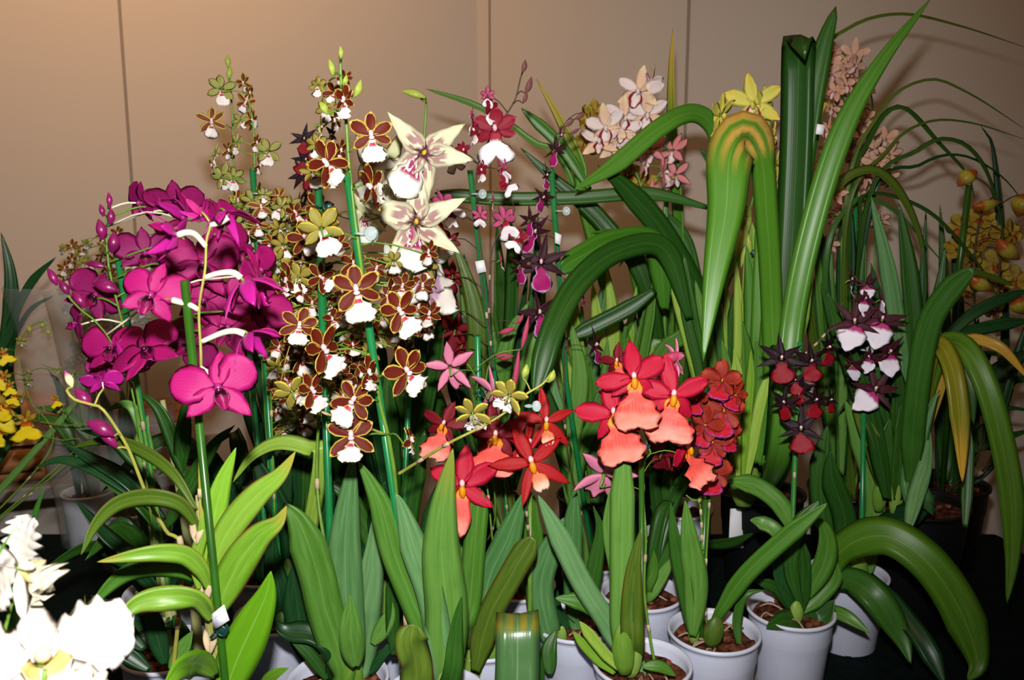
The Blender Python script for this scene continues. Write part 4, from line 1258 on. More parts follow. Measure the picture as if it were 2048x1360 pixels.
D.leaf([(700, 1340), (692, 1200), (690, 1080), (698, 990), (708, 900)], 74, 'lf_cool', lance, .92, root=True, roll=5)
D.leaf([(715, 1340), (729, 1225), (744, 1122), (747, 1033)], 66, 'lf_cool', lance, .93, root=True, roll=-10)
D.leaf([(712, 1335, .88), (702, 1270, .87), (700, 1190, .87)], 50, 'lf_mid', lance, roll=0, fold=.45)
D.leaf([(670, 1310), (630, 1270), (570, 1262), (545, 1240)], 44, 'lf_deep', strap, .90, root=True)
D.leaf([(655, 1360), (620, 1310), (570, 1265)], 26, 'lf_dark', lance, .90)
D.leaf([(620, 1330), (600, 1240), (590, 1180), (585, 1130)], 60, 'lf_deep', lance, .96)
D.leaf([(745, 1290), (775, 1240), (785, 1205)], 34, 'lf_mid', lance, .93)
D.leaf([(740, 1350), (765, 1310), (800, 1280)], 20, 'lf_deep', lance, .93)
D.bulb(704, 1345, 46, 110, 2, 'bulb', .905); D.roots(6); D.finish()

E = Plant('oncidium_orchid', 'slender brown oncidium with two thin sprays rising highest at the back left', G2, -.318, 1.06)
E.stake((505, 337), (560, 1180), 1.10, 1.07, .0042, 'stake', (.0, .02)); E.stake((472, 390), (540, 1180), 1.14, 1.09, .0036, 'stake', (-.02, .02))
E.stem([(545, 1180, 1.09), (480, 600, 1.14), (470, 420, 1.14), (468, 330, 1.14), (463, 200, 1.14), (455, 112, 1.14)], w=6, Y=1.12)
E.stem([(556, 1180, 1.07), (515, 560, 1.10), (510, 400, 1.10), (507, 260, 1.10), (497, 200, 1.10), (490, 150, 1.10)], w=6, Y=1.10, off=(.02, 0))
E.stem([(556, 1180, 1.05), (540, 700, 1.05), (545, 560, 1.05), (555, 440, 1.05)], w=5, Y=1.05, off=(.01, 0))
for f in ((443, 178, 74, 178, 10, 0), (423, 243, 74, 0, 10, 0), (430, 308, 60, 100, 0, 0), (443, 352, 66, 150, 0, 30), (472, 285, 56, 120, 0, 0), (466, 355, 60, 170, 0, 0),
          (488, 165, 44, -50, 0, 0), (492, 205, 54, -20, 0, 30), (502, 240, 56, 60, 0, -60), (498, 185, 42, 60, 0, 0), (536, 302, 70, 175, 0, 0), (518, 330, 52, 80, 0, 20), (516, 385, 56, 80, 0, 0),
          (455, 300, 46, 60, 0, 0), (475, 400, 54, 20, 0, 0), (425, 330, 40, -80, 0, 0), (480, 240, 44, 150, 0, 40), (512, 285, 44, 60, 0, 0)):
    E.flower('brown_small', f[0], f[1], f[2], 1.1, f[3], f[4], f[5], joined=f[2] < 65)
region_fill(E, 'brown_small', [(470, 400), (560, 380), (600, 430), (600, 560), (545, 640), (560, 760), (640, 840), (560, 860), (530, 700), (520, 520), (470, 470)], 76, 42, 66, 1.02, 1.12, 9, back=.4, rmin=9)
for b in ((455, 122, 24, 12, 0), (458, 145, 26, 13, 10)):
    E.bud(*b, 'bud_g', 1.13)
E.clip(514, 387, 34, 1.08, 'glassclip')
E.leaf([(640, 930), (618, 898), (559, 886), (505, 912), (465, 965)], 34, 'lf_lime', strap, 1.0, root=True, roll=-20)
E.leaf([(560, 1200), (545, 1120), (548, 1060)], 50, 'lf_deep', lance, 1.03, root=True); E.leaf([(590, 1160), (640, 1060), (660, 980), (640, 940)], 50, 'lf_deep', lance, 1.05, root=True)
E.leaf([(580, 1200), (585, 1080), (530, 960), (500, 900)], 46, 'lf_deep', strap, 1.08, root=True)
E.bulb(596, 1170, 50, 120, -20, 'bulb_dark', 1.04); E.bulb(570, 1260, 46, 80, -10, 'bulb_dark', 1.02); E.bulb(625, 1180, 40, 90, -10, 'bulb_dark', 1.07)
E.roots(6); E.finish()

# ------------------------------------------------------------------ large white star orchid
Fp = Plant('star_orchid', 'large cream white star shaped orchid with purple hearts, behind the tallest spray', None, -.158, 1.055)
Fp.stake((832, 470), (800, 1180), 1.06, 1.06, .004)
Fp.stem([(800, 1180), (815, 800), (828, 600), (835, 420), (845, 330), (850, 250), (852, 205), (840, 195)], Y=1.06, w=8)
for f in (('white', 848, 306, 200, .98, 4, 5, 27), ('white', 832, 445, 205, .97, 5, 10, -4), ('lilac', 856, 570, 170, .99, 50, 0, -60), ('white_plain', 740, 330, 150, 1.08, -50, 0, 20), ('white_plain', 775, 420, 150, 1.10, -30, 10, 60),
          ('white_plain', 790, 540, 130, 1.1, -20, 10, 30), ('white_plain', 865, 520, 120, 1.1, 30, 10, 0), ('white_plain', 780, 320, 130, 1.1, 170, 10, 30), ('lilac', 830, 600, 110, 1.1, -20, 0, 10), ('white', 730, 430, 110, 1.1, 160, 0, 10)):
    Fp.flower(f[0], f[1], f[2], f[3], f[4], f[5], f[6], f[7], pmat='stem')
Fp.bud(826, 188, 50, 18, -75, 'bud_g', 1.04)
for a in (([(815, 1180), (860, 1080), (880, 960)], 50, 'lf_deep'), ([(790, 1180), (760, 1060), (770, 960)], 48, 'lf_deep'), ([(800, 1180), (820, 1000), (850, 860)], 44, 'lf_dark'), ([(780, 1200), (740, 1130), (700, 1060)], 40, 'lf_deep'), ([(800, 1180), (870, 1100), (930, 1020)], 40, 'lf_dark'), ([(790, 1180), (700, 1000), (640, 960)], 40, 'lf_dark')):
    Fp.leaf(a[0], a[1], a[2], strap, 1.06, root=True)
Fp.bulb(766, 1195, 34, 80, 0, 'bulb', 1.02); Fp.roots(4); Fp.finish()

Ch = Plant('oncidium_orchid', 'dark chocolate flowered orchid half hidden behind the second brown and white spray', 'burgundy and violet oncidiums', -.375, 1.20)
Ch.stem([(560, 900), (600, 600), (620, 420), (625, 330), (612, 280)], Y=1.2, w=5, mat='stem_d')
for f in ((608, 278, 50), (612, 320, 56), (605, 350, 56), (612, 385, 60), (600, 410, 52), (625, 430, 56), (600, 450, 50), (640, 330, 50), (635, 300, 46), (665, 270, 44), (618, 480, 56), (590, 520, 50)):
    Ch.flower('black', f[0], f[1], f[2] * 1.25, 1.2, Ch.rnd.uniform(-80, 80), 10, Ch.rnd.uniform(-50, 50))
Ch.fan(6, .35, .7, .03, ['lf_deep', 'lf_dark'], .4); Ch.finish()

# ------------------------------------------------------------------ burgundy and violet ones
G = Plant('oncidium_orchid', 'burgundy oncidium with broad white lips and tall dark buds, green stake with a white tag', 'burgundy and violet oncidiums', .005, 1.155)
G.stake((940, 340), (990, 770), 1.13, 1.15, .004)
G.stem([(990, 900), (985, 740), (970, 600), (955, 450), (950, 380), (962, 310), (1000, 248), (1030, 200), (1040, 160), (1050, 130)], Y=1.13, w=5, mat='stem_d')
G.stem([(985, 740), (978, 610), (985, 500), (1010, 450), (1030, 420)], Y=1.12, w=4, mat='stem_d', root=False)
G.stem([(1000, 900, 1.1), (970, 860, 1.05), (975, 740, 1.04), (1000, 715, 1.04), (1020, 715, 1.04)], Y=1.1, w=5, mat='stem')
for f in ((990, 258, 122, 0, 0, -4), (980, 215, 66, 60, 0, 0), (975, 190, 46, 160, 0, 0), (945, 235, 66, -90, 10, 20), (950, 260, 60, -60, 0, 0), (1003, 335, 60, 120, 0, 30), (1012, 365, 58, 40, 0, -40), (905, 312, 66, 160, 0, 20), (888, 408, 84, 150, 30, 20), (898, 425, 60, 30, 0, 0), (1008, 440, 84, 150, 0, 20), (1035, 475, 60, 30, 0, 30), (965, 340, 50, -50, 0, 0), (925, 300, 50, 40, 0, 10), (985, 400, 46, 100, 0, 0), (960, 430, 50, 170, 0, 0), (1000, 520, 44, 100, 0, 0)):
    G.flower('burg', f[0], f[1], f[2], 1.10, f[3], f[4], f[5])
for f in ((905, 550, 64, 180, 0, 0), (910, 660, 80, 170, 0, 0), (890, 620, 60, 30, 0, 0), (925, 690, 60, 150, 0, 0), (870, 440, 60, 0, 0, 0), (900, 480, 50, 0, 0, 50)):
    G.flower('crimson', f[0], f[1], f[2], 1.2, f[3], f[4], f[5], joined=True)
for b in ((1048, 132, 26, 12, 12, 'bud_d'), (1057, 170, 36, 14, 20, 'bud_d'), (1050, 195, 24, 10, 20, 'bud_d'), (1040, 638, 24, 11, 35, 'bud_p'), (1010, 712, 36, 18, 90, 'bud_p'), (1015, 660, 36, 14, 70, 'bud_p'), (745, 215, 26, 12, -60, 'bud_d')):
    if b[0] != 745: G.bud(*b, 1.1)
G.clip(951, 388, 34, 1.11, 'glassclip')
G.tag([(950, 523), (968, 520), (973, 543), (955, 547)], 1.12, None, 'small white price tag stuck on the green stake')
G.leaf([(960, 800), (955, 650), (935, 560), (905, 480)], 42, 'lf_olive', strap, 1.18, root=True)
for a in (([(1000, 900), (1010, 700), (1060, 600)], 38, 'lf_mid'), ([(990, 900), (1040, 760), (1080, 650)], 34, 'lf_mid'), ([(1000, 940), (940, 800), (900, 740)], 40, 'lf_deep'), ([(1000, 900), (980, 760), (920, 620)], 34, 'lf_deep')):
    G.leaf(a[0], a[1], a[2], strap, 1.2, root=True)
G.finish()

G5 = Plant('oncidium_orchid', 'dark violet star orchid with magenta lips on the stake right of the burgundy one', 'burgundy and violet oncidiums', .135, 1.25)
G5.stake((1103, 338), (1132, 760), 1.20, 1.24, .0042); G5.stem([(1135, 900), (1128, 700), (1118, 560), (1106, 420), (1104, 330), (1110, 280), (1140, 235), (1165, 225)], Y=1.21, w=4, mat='stem_d')
for f in ((1082, 525, 118, 5, 0, 0), (1078, 625, 105, 20, 0, -10), (1072, 465, 84, -30, 20, 30), (1190, 690, 78, 60, 0, -10), (1085, 395, 60, 40, 0, 20), (1060, 440, 60, 150, 0, 0), (1165, 590, 40, 80, 0, 0), (1040, 530, 70, 150, 0, 10), (1110, 300, 60, 150, 0, 0), (1120, 270, 50, 90, 0, 30), (1092, 350, 50, 70, 0, 0)):
    G5.flower('violet', f[0], f[1], f[2], 1.18, f[3], f[4], f[5])
for b in ((1140, 245, 26, 9, 50), (1160, 232, 26, 9, 60), (1150, 262, 24, 8, 60), (1125, 262, 24, 10, 20)): G5.bud(*b, 'bud_d', 1.2)
G5.clip(1119, 422, 32, 1.18, 'glassclip'); G5.tag([(1110, 464), (1123, 470), (1120, 490), (1110, 486)], 1.18, None, 'small white price tag on the stake')
for a in (([(1140, 950), (1160, 760), (1140, 640)], 36, 'lf_mid'), ([(1140, 950), (1100, 820), (1080, 740)], 36, 'lf_dark'), ([(1150, 950), (1210, 800), (1230, 700)], 34, 'lf_mid')):
    G5.leaf(a[0], a[1], a[2], strap, 1.27, root=True)
G5.finish()

# pale pink one seen from behind
PK = Plant('miltonia_orchid', 'pale pink orchid seen from behind, green stake with a clip left of the red ones', 'red and pink miltonia hybrids', -.125, 1.19, seed=11)
PK.stake((955, 672), (962, 1060), 1.02, 1.15, .0038, 'stake'); PK.stem([(985, 1060, 1.12), (965, 860, 1.05), (955, 790, 1.02), (953, 760, 1.0), (935, 728, .99), (908, 715, .98)], Y=1.02, w=5)
PK.flower('pink', 900, 735, 112, .98, 175, 0, 12); PK.flower('pink', 985, 785, 112, .97, 120, 0, 60); PK.flower('pink', 995, 860, 70, 1.0, 20, 0, 0)
for b in ((1032, 740, 90, 13, 8, 'bud_p'), (1050, 665, 70, 12, 12, 'bud_p')): PK.bud(*b, .99)
PK.clip(957, 787, 30, 1.0); PK.finish()
# ------------------------------------------------------------------ red miltonia hybrids
G3 = 'red and pink miltonia hybrids'
H = Plant('miltonia_orchid', 'scarlet orchid group with narrow petals left of the middle, thin stake among broad leaves', G3, -.035, 1.0)
H.stake((1060, 985), (1060, 1240), .98, .99, .003, 'stem', (.04, 0)); H.stem([(1000, 1200, 1.0), (985, 1080, .99), (975, 980, .98), (960, 920, .97), (950, 860, .97), (1000, 830, .97), (1080, 830, .96)], Y=.97, w=5)
H.stem([(1058, 1080, .97), (1052, 1000, .96), (1056, 940, .955)], Y=.96, w=5, mat='stem_d', root=False)
H.flower('red_narrow', 925, 972, 165, .93, -3, 0, -3)
H.flower('scarlet', 1063, 925, 165, .93, 2, 5, -14)
H.flower('scarlet', 1092, 843, 130, .95, 8, 0, 5)
H.flower('crimson', 992, 872, 140, .96, -10, 10, 0)
H.flower('crimson', 888, 848, 110, .97, -20, 0, 24)
H.flower('scarlet', 1055, 885, 120, .98, 30, -10, 25)
H.flower('red', 940, 1000, 90, 1.0, 160, 0, 0)
H.leaf([(932, 1260), (941, 1195), (950, 1078), (959, 975)], 46, 'lf_mid', strap_in, .93, root=True, roll=6, fold=.2)
H.leaf([(956, 1300), (976, 1166), (1015, 1078), (1050, 982)], 54, 'lf_cool', strap, .96, root=True, roll=0)
H.leaf([(950, 1345), (976, 1240), (1022, 1151), (1068, 1072)], 50, 'lf_olive', strap_in, .93, roll=0)
H.leaf([(920, 1280), (918, 1180), (918, 1066)], 30, 'lf_mid', strap, .97, root=True)
H.leaf([(940, 1330), (960, 1280), (1000, 1260)], 30, 'lf_dark', lance, .95, root=True)
H.leaf([(940, 1290), (900, 1150), (870, 1060)], 40, 'lf_mid', strap, 1.02, root=True)
H.bulb(945, 1330, 50, 90, 6, 'bulb', .95); H.bulb(980, 1310, 46, 60, -8, 'bulb', .96); H.finish()

I = Plant('miltonia_orchid', 'leafy miltonia in a white pot with one spotted yellowing leaf, right of the scarlet group', G3, .083, 1.028, r=.055, z=ZT + .006)
I.leaf([(1103, 1275), (1082, 1170), (1108, 1080), (1128, 1035)], 50, 'lf_cool', strap, 1.0, root=True, roll=0)
I.leaf([(1148, 1240), (1146, 1150), (1146, 1060), (1150, 975)], 38, 'lf_cool', strap, 1.03, root=True)
I.leaf([(1080, 1230), (1072, 1130), (1065, 1050), (1068, 990)], 44, 'lf_mid', strap, 1.03, root=True)
I.leaf([(1160, 1270), (1120, 1230), (1115, 1180)], 26, 'lf_deep', lance, 1.03, root=True)
I.leaf([(1100, 1350, .96), (1098, 1300, .97), (1112, 1260, .98)], 34, 'lf_dark', lance)
I.leaf([(1170, 1240), (1190, 1130), (1200, 1060), (1186, 1010)], 36, 'lf_dark', lance, 1.06, root=True)
I.leaf([(1160, 1240), (1175, 1150), (1210, 1090)], 30, 'lf_mid', strap, 1.08, root=True)
I.bulb(1124, 1270, 20, 40, 0, 'bulb', 1.0); I.roots(3); I.finish()

J = Plant('miltonia_orchid', 'orchid in front whose broad silvery leaf folds over at the bottom edge', G3, .03, .828)
J.leaf([(1034, 1330, .88), (1034, 1255, .88), (1034, 1228, .86), (1035, 1255, .825), (1035, 1330, .81), (1032, 1400, .80)], 88, 'lf_fold', lambda t: min(1, .55 + t), roll=0, fold=.16, n=60, wav=.06)
J.leaf([(1060, 1420), (1080, 1350), (1075, 1300)], 30, 'lf_dark', lance, .86, root=True); J.finish()

K = Plant('miltonia_orchid', 'coral red orchid with big ruffled lips, light green leaf tip rising in front of it', G3, .157, .928, z=ZT + .006)
K.stake((1283, 905), (1284, 1350), .95, .94, .0036, 'stake_dark', (.018, 0))
K.stem([(1290, 1200, .94), (1292, 1080, .945), (1287, 1000, .95), (1288, 925, .95), (1300, 900, .94), (1250, 850, .94), (1262, 800, .93), (1300, 750, .94), (1320, 720, .95)], Y=.94, w=6, mat='stem', off=(.02, 0))
K.flower('red', 1268, 757, 158, .91, 4, 8, -4, var=0); K.flower('red', 1346, 792, 160, .905, 12, 8, 8, var=1)
K.flower('red', 1228, 828, 160, .915, 0, 8, -8, var=2)
K.flower('red', 1372, 895, 128, .92, 55, 0, -18, var=0); K.flower('pink', 1208, 950, 140, .96, 178, 10, -30)
K.flower('crimson', 1235, 722, 84, 1.0, -20, 0, 0); K.flower('pink', 1350, 715, 92, .95, 110, -10, 60); K.flower('crimson', 1325, 905, 80, 1.0, 150, 0, 0)
K.flower('pink', 1330, 745, 70, .96, 170, 0, 0); K.flower('pink', 1215, 790, 50, 1.0, 30, 0, 0)
K.bud(1345, 712, 44, 24, 70, 'bud_p', .94)
K.clip(1284, 888, 26, .935)
K.leaf([(1247, 1290), (1244, 1150), (1245, 1000), (1248, 866)], 50, 'lf_mid', strap, .905, root=True, roll=4, fold=.18)
K.leaf([(1266, 1290), (1264, 1225), (1268, 1136), (1282, 1057)], 48, 'lf_olive', lance, .90, root=True, roll=0)
K.leaf([(1238, 1285), (1212, 1240), (1165, 1166), (1120, 1075), (1076, 990)], 44, 'lf_cool', strap, .93, root=True, roll=8)
K.leaf([(1225, 1245), (1240, 1180), (1223, 1080), (1220, 980)], 34, 'lf_mid', strap, .96)
K.leaf([(1240, 1340), (1200, 1295), (1159, 1242)], 24, 'lf_lime', strap, .90); K.leaf([(1230, 1348), (1185, 1310), (1145, 1262)], 18, 'lf_lime', strap, .91)
K.leaf([(1240, 1300), (1205, 1235), (1165, 1205), (1110, 1196)], 34, 'lf_mid', strap, .94)
K.leaf([(1285, 1333), (1320, 1333), (1352, 1352)], 24, 'lf_mid', lance, .90)
K.bulb(1246, 1298, 46, 110, -6, 'bulb', .90); K.bulb(1268, 1318, 34, 80, 8, 'bulb', .91); K.roots(5); K.finish()

L = Plant('miltonia_orchid', 'rust red orchid cluster above a white pot with one long dark leaf reaching right', G3, .262, 1.005, z=ZT + .006)
L.stake((1412, 985), (1400, 1250), 1.0, 1.0, .0042, 'stake_dark', (-.004, .01)); L.stem([(1410, 1200), (1418, 1020), (1422, 960), (1430, 880), (1440, 800), (1450, 760)], Y=.995, w=5, off=(0, .01))
L.stem([(1405, 1100), (1400, 1010), (1385, 1000), (1372, 990)], Y=.99, w=5, root=False)
for f in ((1444, 762, 92, 10, 30, 10), (1448, 822, 105, 0, 15, 0), (1412, 850, 90, -20, 0, 10), (1425, 885, 100, 5, 15, 0), (1428, 945, 92, 0, 20, 0), (1395, 800, 64, -40, 0, 0), (1460, 870, 70, 40, 0, 0), (1470, 790, 66, 30, 0, 20), (1400, 935, 64, 160, 0, 0)):
    L.flower('rust', f[0], f[1], f[2], .975, f[3], f[4], f[5])
for b in ((1400, 1000, 16, 8, 200), (1420, 975, 16, 9, 180), (1412, 990, 14, 8, 190)): L.bud(*b, 'bud_g', .98)
L.leaf([(1386, 1275), (1391, 1166), (1379, 1078), (1370, 1000)], 50, 'lf_mid', lance, .985, roll=0)
L.leaf([(1382, 1270), (1372, 1190), (1352, 1092), (1341, 1004)], 34, 'lf_dark', lance, .99)
L.leaf([(1426, 1250, 1.0), (1445, 1215, .99), (1490, 1150, .98), (1570, 1075, .97), (1655, 1006, .96)], 36, 'lf_mid', strap, roll=-10, fold=.35)
L.leaf([(1480, 1300, .99), (1474, 1240, 1.0), (1490, 1190, 1.0), (1530, 1180, 1.0)], 20, 'lf_dark', lance, root=False)
L.bulb(1388, 1262, 24, 54, 0, 'bulb', .99); L.bulb(1428, 1262, 42, 66, 10, 'bulb_dark', .985); L.roots(8); L.finish()

Mq = Plant('miltonia_orchid', 'small leafy orchid in a white pot behind the coral red one, loose roots on top', G3, .185, 1.115, z=ZT + .006)
Mq.leaf([(1295, 1190), (1318, 1160), (1353, 1107)], 30, 'lf_mid', lance, 1.1, root=True); Mq.leaf([(1290, 1180), (1306, 1140), (1308, 1100)], 30, 'lf_mid', lance, 1.1, root=True)
Mq.leaf([(1300, 1190), (1330, 1120), (1350, 1060)], 26, 'lf_dark', lance, 1.12, root=True); Mq.fan(5, .2, .9, .026, ['lf_mid', 'lf_dark'], .3, 40, 140); Mq.roots(5); Mq.finish()

# ------------------------------------------------------------------ dark star orchids on the right
G4 = 'dark star orchids at the right'
N = Plant('star_orchid', 'black burgundy star orchid with dark red lips, potted in white right of the long leaf', G4, .385, 1.075)
N.stake((1600, 684), (1578, 1200), 1.10, 1.08, .0036, 'stake'); N.stem([(1583, 1180), (1588, 980), (1595, 800), (1600, 700)], Y=1.08, w=5)
N.stem([(1598, 720), (1630, 690), (1660, 660), (1690, 650)], Y=1.07, w=4, mat='stem_d', root=False)
for f in ((1563, 717, 105, 5, 10, 0), (1622, 722, 88, 20, 0, 0), (1602, 858, 105, 0, 10, 0), (1655, 695, 78, 60, 0, 0), (1570, 805, 76, -30, 0, 0), (1630, 800, 76, 40, 0, 10), (1600, 780, 70, 170, 0, 0), (1590, 760, 64, 10, 0, 0), (1660, 800, 56, 60, 0, 0)):
    N.flower('black', f[0], f[1], f[2], 1.05, f[3], f[4], f[5])
N.clip(1598, 782, 34, 1.07, 'glassclip')
for a in (([(1596, 1235), (1606, 1160), (1600, 1070)], 36, 'lf_dark', strap), ([(1600, 1225), (1630, 1200), (1665, 1160), (1670, 1120)], 34, 'lf_mid', strap), ([(1590, 1228), (1565, 1190), (1545, 1172), (1510, 1162)], 24, 'lf_dark', strap),
          ([(1600, 1240), (1640, 1240), (1668, 1200)], 50, 'lf_dark', lance), ([(1600, 1215), (1580, 1130), (1600, 1050), (1640, 1000)], 34, 'lf_dark', strap), ([(1610, 1200), (1650, 1120), (1650, 1060), (1620, 1030)], 44, 'lf_mid', lance),
          ([(1595, 1235), (1560, 1160), (1555, 1100)], 24, 'lf_deep', strap)):
    N.leaf(a[0], a[1], a[2], a[3], 1.07)
N.leaf([(1606, 1240, 1.07), (1575, 1243, 1.04), (1532, 1255, 1.02)], 48, 'lf_dark', lance, roll=-20)
N.leaf([(1590, 1070, 1.08), (1560, 1010, 1.09), (1510, 972, 1.1), (1452, 962, 1.1)], 38, 'lf_mid', strap); N.leaf([(1590, 1110, 1.08), (1550, 1060, 1.09), (1520, 1045, 1.1), (1500, 1040, 1.1)], 30, 'lf_mid', strap)
N.roots(6); N.bulb(1592, 1225, 30, 50, 0, 'bulb', 1.06); N.finish()

O = Plant('star_orchid', 'maroon star orchid with white heart shaped lips, big leaves arching over its white pot', G4, .51, 1.19)
O.stake((1727, 826), (1722, 1190), 1.16, 1.17, .0036, 'stake'); O.stem([(1715, 1150), (1722, 950), (1728, 820), (1738, 730), (1740, 660), (1728, 610), (1715, 560), (1695, 545)], Y=1.17, w=5, mat='stem_d')
for f in ((1710, 645, 108, -5, 5, 0), (1764, 640, 108, 5, 5, 8), (1778, 705, 90, 40, 0, -10), (1752, 780, 104, -15, 5, 26), (1730, 598, 60, 30, 0, 0), (1740, 715, 60, -40, 0, 0), (1705, 730, 60, 150, 0, 0), (1700, 560, 60, 100, 0, 0), (1735, 570, 56, 170, 0, 0), (1760, 600, 56, 100, 0, 40)):
    O.flower('heart', f[0], f[1], f[2], 1.14, f[3], f[4], f[5])
O.clip(1728, 700, 26, 1.15, 'glassclip')
O.leaf([(1650, 1160, 1.12), (1690, 1095, 1.10), (1770, 1072, 1.07), (1850, 1120, 1.04), (1915, 1210, 1.02), (1955, 1320, 1.0), (1935, 1362, .99)], 78, 'lf_sage', strap, roll=10, fold=.2)
O.leaf([(1655, 1170, 1.12), (1700, 1160, 1.10), (1750, 1195, 1.07), (1800, 1270, 1.05), (1822, 1328, 1.03)], 62, 'lf_dark', lance, roll=10)
O.leaf([(1738, 1150, 1.12), (1790, 1210, 1.08), (1850, 1290, 1.03), (1890, 1370, 1.0)], 40, 'lf_deep', strap)
O.leaf([(1640, 1215, 1.1), (1690, 1232, 1.07), (1740, 1266, 1.05)], 28, 'lf_mid', lance)
O.leaf([(1625, 1240, 1.12), (1650, 1190, 1.12), (1690, 1110, 1.12), (1720, 1088, 1.1)], 32, 'lf_mid', strap)
O.leaf([(1690, 1150), (1690, 1040), (1665, 960), (1660, 900)], 46, 'lf_dark', strap, 1.17, root=True); O.leaf([(1730, 1150), (1750, 1000), (1720, 880), (1690, 800)], 40, 'lf_mid', strap, 1.2, root=True)
O.leaf([(1680, 1150), (1650, 1050), (1640, 940), (1655, 850)], 40, 'lf_dark', strap, 1.19, root=True)
O.leaf([(1740, 1060, 1.2), (1800, 1040, 1.17), (1850, 1010, 1.15), (1870, 990, 1.14)], 54, 'lf_deep', lance, roll=10)
O.bulb(1715, 1140, 44, 70, 0, 'bulb', 1.16); O.finish()
# ------------------------------------------------------------------ cymbidiums and back rows
G6 = 'cymbidiums in the back row'
# pink and cream one
Tt = Plant('cymbidium_orchid', 'blush pink cymbidium with maroon rimmed lips, high at the back middle', G6, .30, 1.545, r=.08, h=.17, dark=True)
Tt.stem([(1330, 700), (1328, 470), (1332, 380), (1330, 300), (1310, 240), (1285, 190)], Y=1.46, w=9); Tt.stem([(1300, 700), (1290, 420), (1260, 320), (1225, 270), (1215, 240)], Y=1.5, w=8)
Tt.stake((1336, 240), (1332, 520), 1.45, 1.47, .0035)
for f in ((1278, 182, 100, -8, 5, 8), (1294, 230, 102, 5, 0, 0), (1213, 255, 100, -10, 0, -10), (1248, 235, 84, 20, 0, 10), (1245, 262, 80, 0, 20, 0), (1300, 165, 70, 60, 0, 0), (1200, 285, 90, -10, 30, 0), (1230, 295, 80, 0, 30, 0)):
    Tt.flower('blush', f[0], f[1], f[2], 1.44, f[3], f[4], f[5])
for f in ((1345, 300, 78, 150, -20, 0), (1325, 345, 86, 100, 10, 0), (1300, 300, 76, 170, 10, 0), (1350, 350, 70, 170, 10, 20), (1300, 385, 56, 150, 0, 0), (1290, 330, 60, 60, 0, 0)):
    Tt.flower('pinkcym', f[0], f[1], f[2], 1.44, f[3], f[4], f[5])
for f in ((1180, 240, 60, -40, 0, 0), (1170, 290, 60, 0, 0, 0), (1190, 225, 50, 0, 0, 0), (1255, 350, 60, 0, 0, 0), (1290, 370, 60, 0, 0, 0)):
    Tt.flower('amber', f[0], f[1], f[2], 1.56, f[3], f[4], f[5], joined=True)
Tt.clip(1333, 300, 26, 1.45)
R = Tt.leaf
R([(1360, 700), (1358, 450), (1346, 280), (1343, 160), (1346, 55)], 26, 'lf_tip', strap, 1.50, root=True, roll=30)
R([(1420, 700, 1.45), (1400, 600, 1.40), (1330, 470, 1.36), (1255, 380, 1.33), (1195, 330, 1.3)], 46, 'lf_dark', strap, roll=0)
R([(1440, 360, 1.4), (1428, 260, 1.36), (1385, 226, 1.33), (1320, 255, 1.30), (1230, 330, 1.28), (1148, 380, 1.26)], 38, 'lf_cym', strap, roll=0)
R([(1300, 600), (1210, 450), (1110, 360), (1040, 295)], 36, 'lf_dark', strap, 1.42, root=True)
R([(1415, 415, 1.36), (1300, 388, 1.36), (1150, 396, 1.36), (1000, 398, 1.36), (868, 386, 1.36)], 28, 'lf_dark', strap_in)
R([(1180, 450), (1160, 330), (1120, 240), (1073, 157)], 30, 'lf_tip', strap, 1.48, root=True, roll=20); R([(1180, 380), (1120, 290), (1042, 216)], 24, 'lf_cym', strap, 1.46)
R([(1150, 380), (1060, 280), (960, 215), (850, 177)], 13, 'lf_cym', strap_in, 1.5, root=True)
R([(1330, 620, 1.33), (1310, 490, 1.31), (1230, 482, 1.28), (1150, 520, 1.25), (1118, 545, 1.24)], 50, 'lf_cym', strap_in, roll=10)
R([(1380, 640, 1.30), (1330, 500, 1.28), (1240, 500, 1.24), (1160, 560, 1.18), (1105, 660, 1.13), (1070, 790, 1.10)], 48, 'lf_dark', strap_in, roll=0)
R([(1420, 800), (1390, 560), (1350, 450), (1250, 400)], 30, 'lf_dark', strap, 1.5, root=True); R([(1460, 420, 1.5), (1430, 330, 1.5), (1400, 300, 1.5)], 26, 'lf_dark', strap)
Tt.fan(10, .62, .7, .03, ['lf_dark', 'lf_cym', 'lf_tip'], .35); Tt.finish()

def upright(pl, x0, x1, ytop0, ytop1, ybot, n, w, mats, Y0, Y1, conv=None, seed=1, prof=strap):
    rn = random.Random(seed)
    for i in range(n):
        x = x0 + (x1 - x0) * (i + rn.uniform(.1, .9)) / n; yt = rn.uniform(ytop0, ytop1); Yq = rn.uniform(Y0, Y1)
        cx = conv if conv else x
        pl.leaf([(cx + (x - cx) * .25, ybot), (cx + (x - cx) * .55, ybot + (yt - ybot) * .4), (cx + (x - cx) * .85, ybot + (yt - ybot) * .75), (x + rn.uniform(-15, 15), yt)],
                rn.uniform(w * .7, w * 1.15), rn.choice(mats), prof, Yq, root=False, roll=rn.uniform(-30, 30))

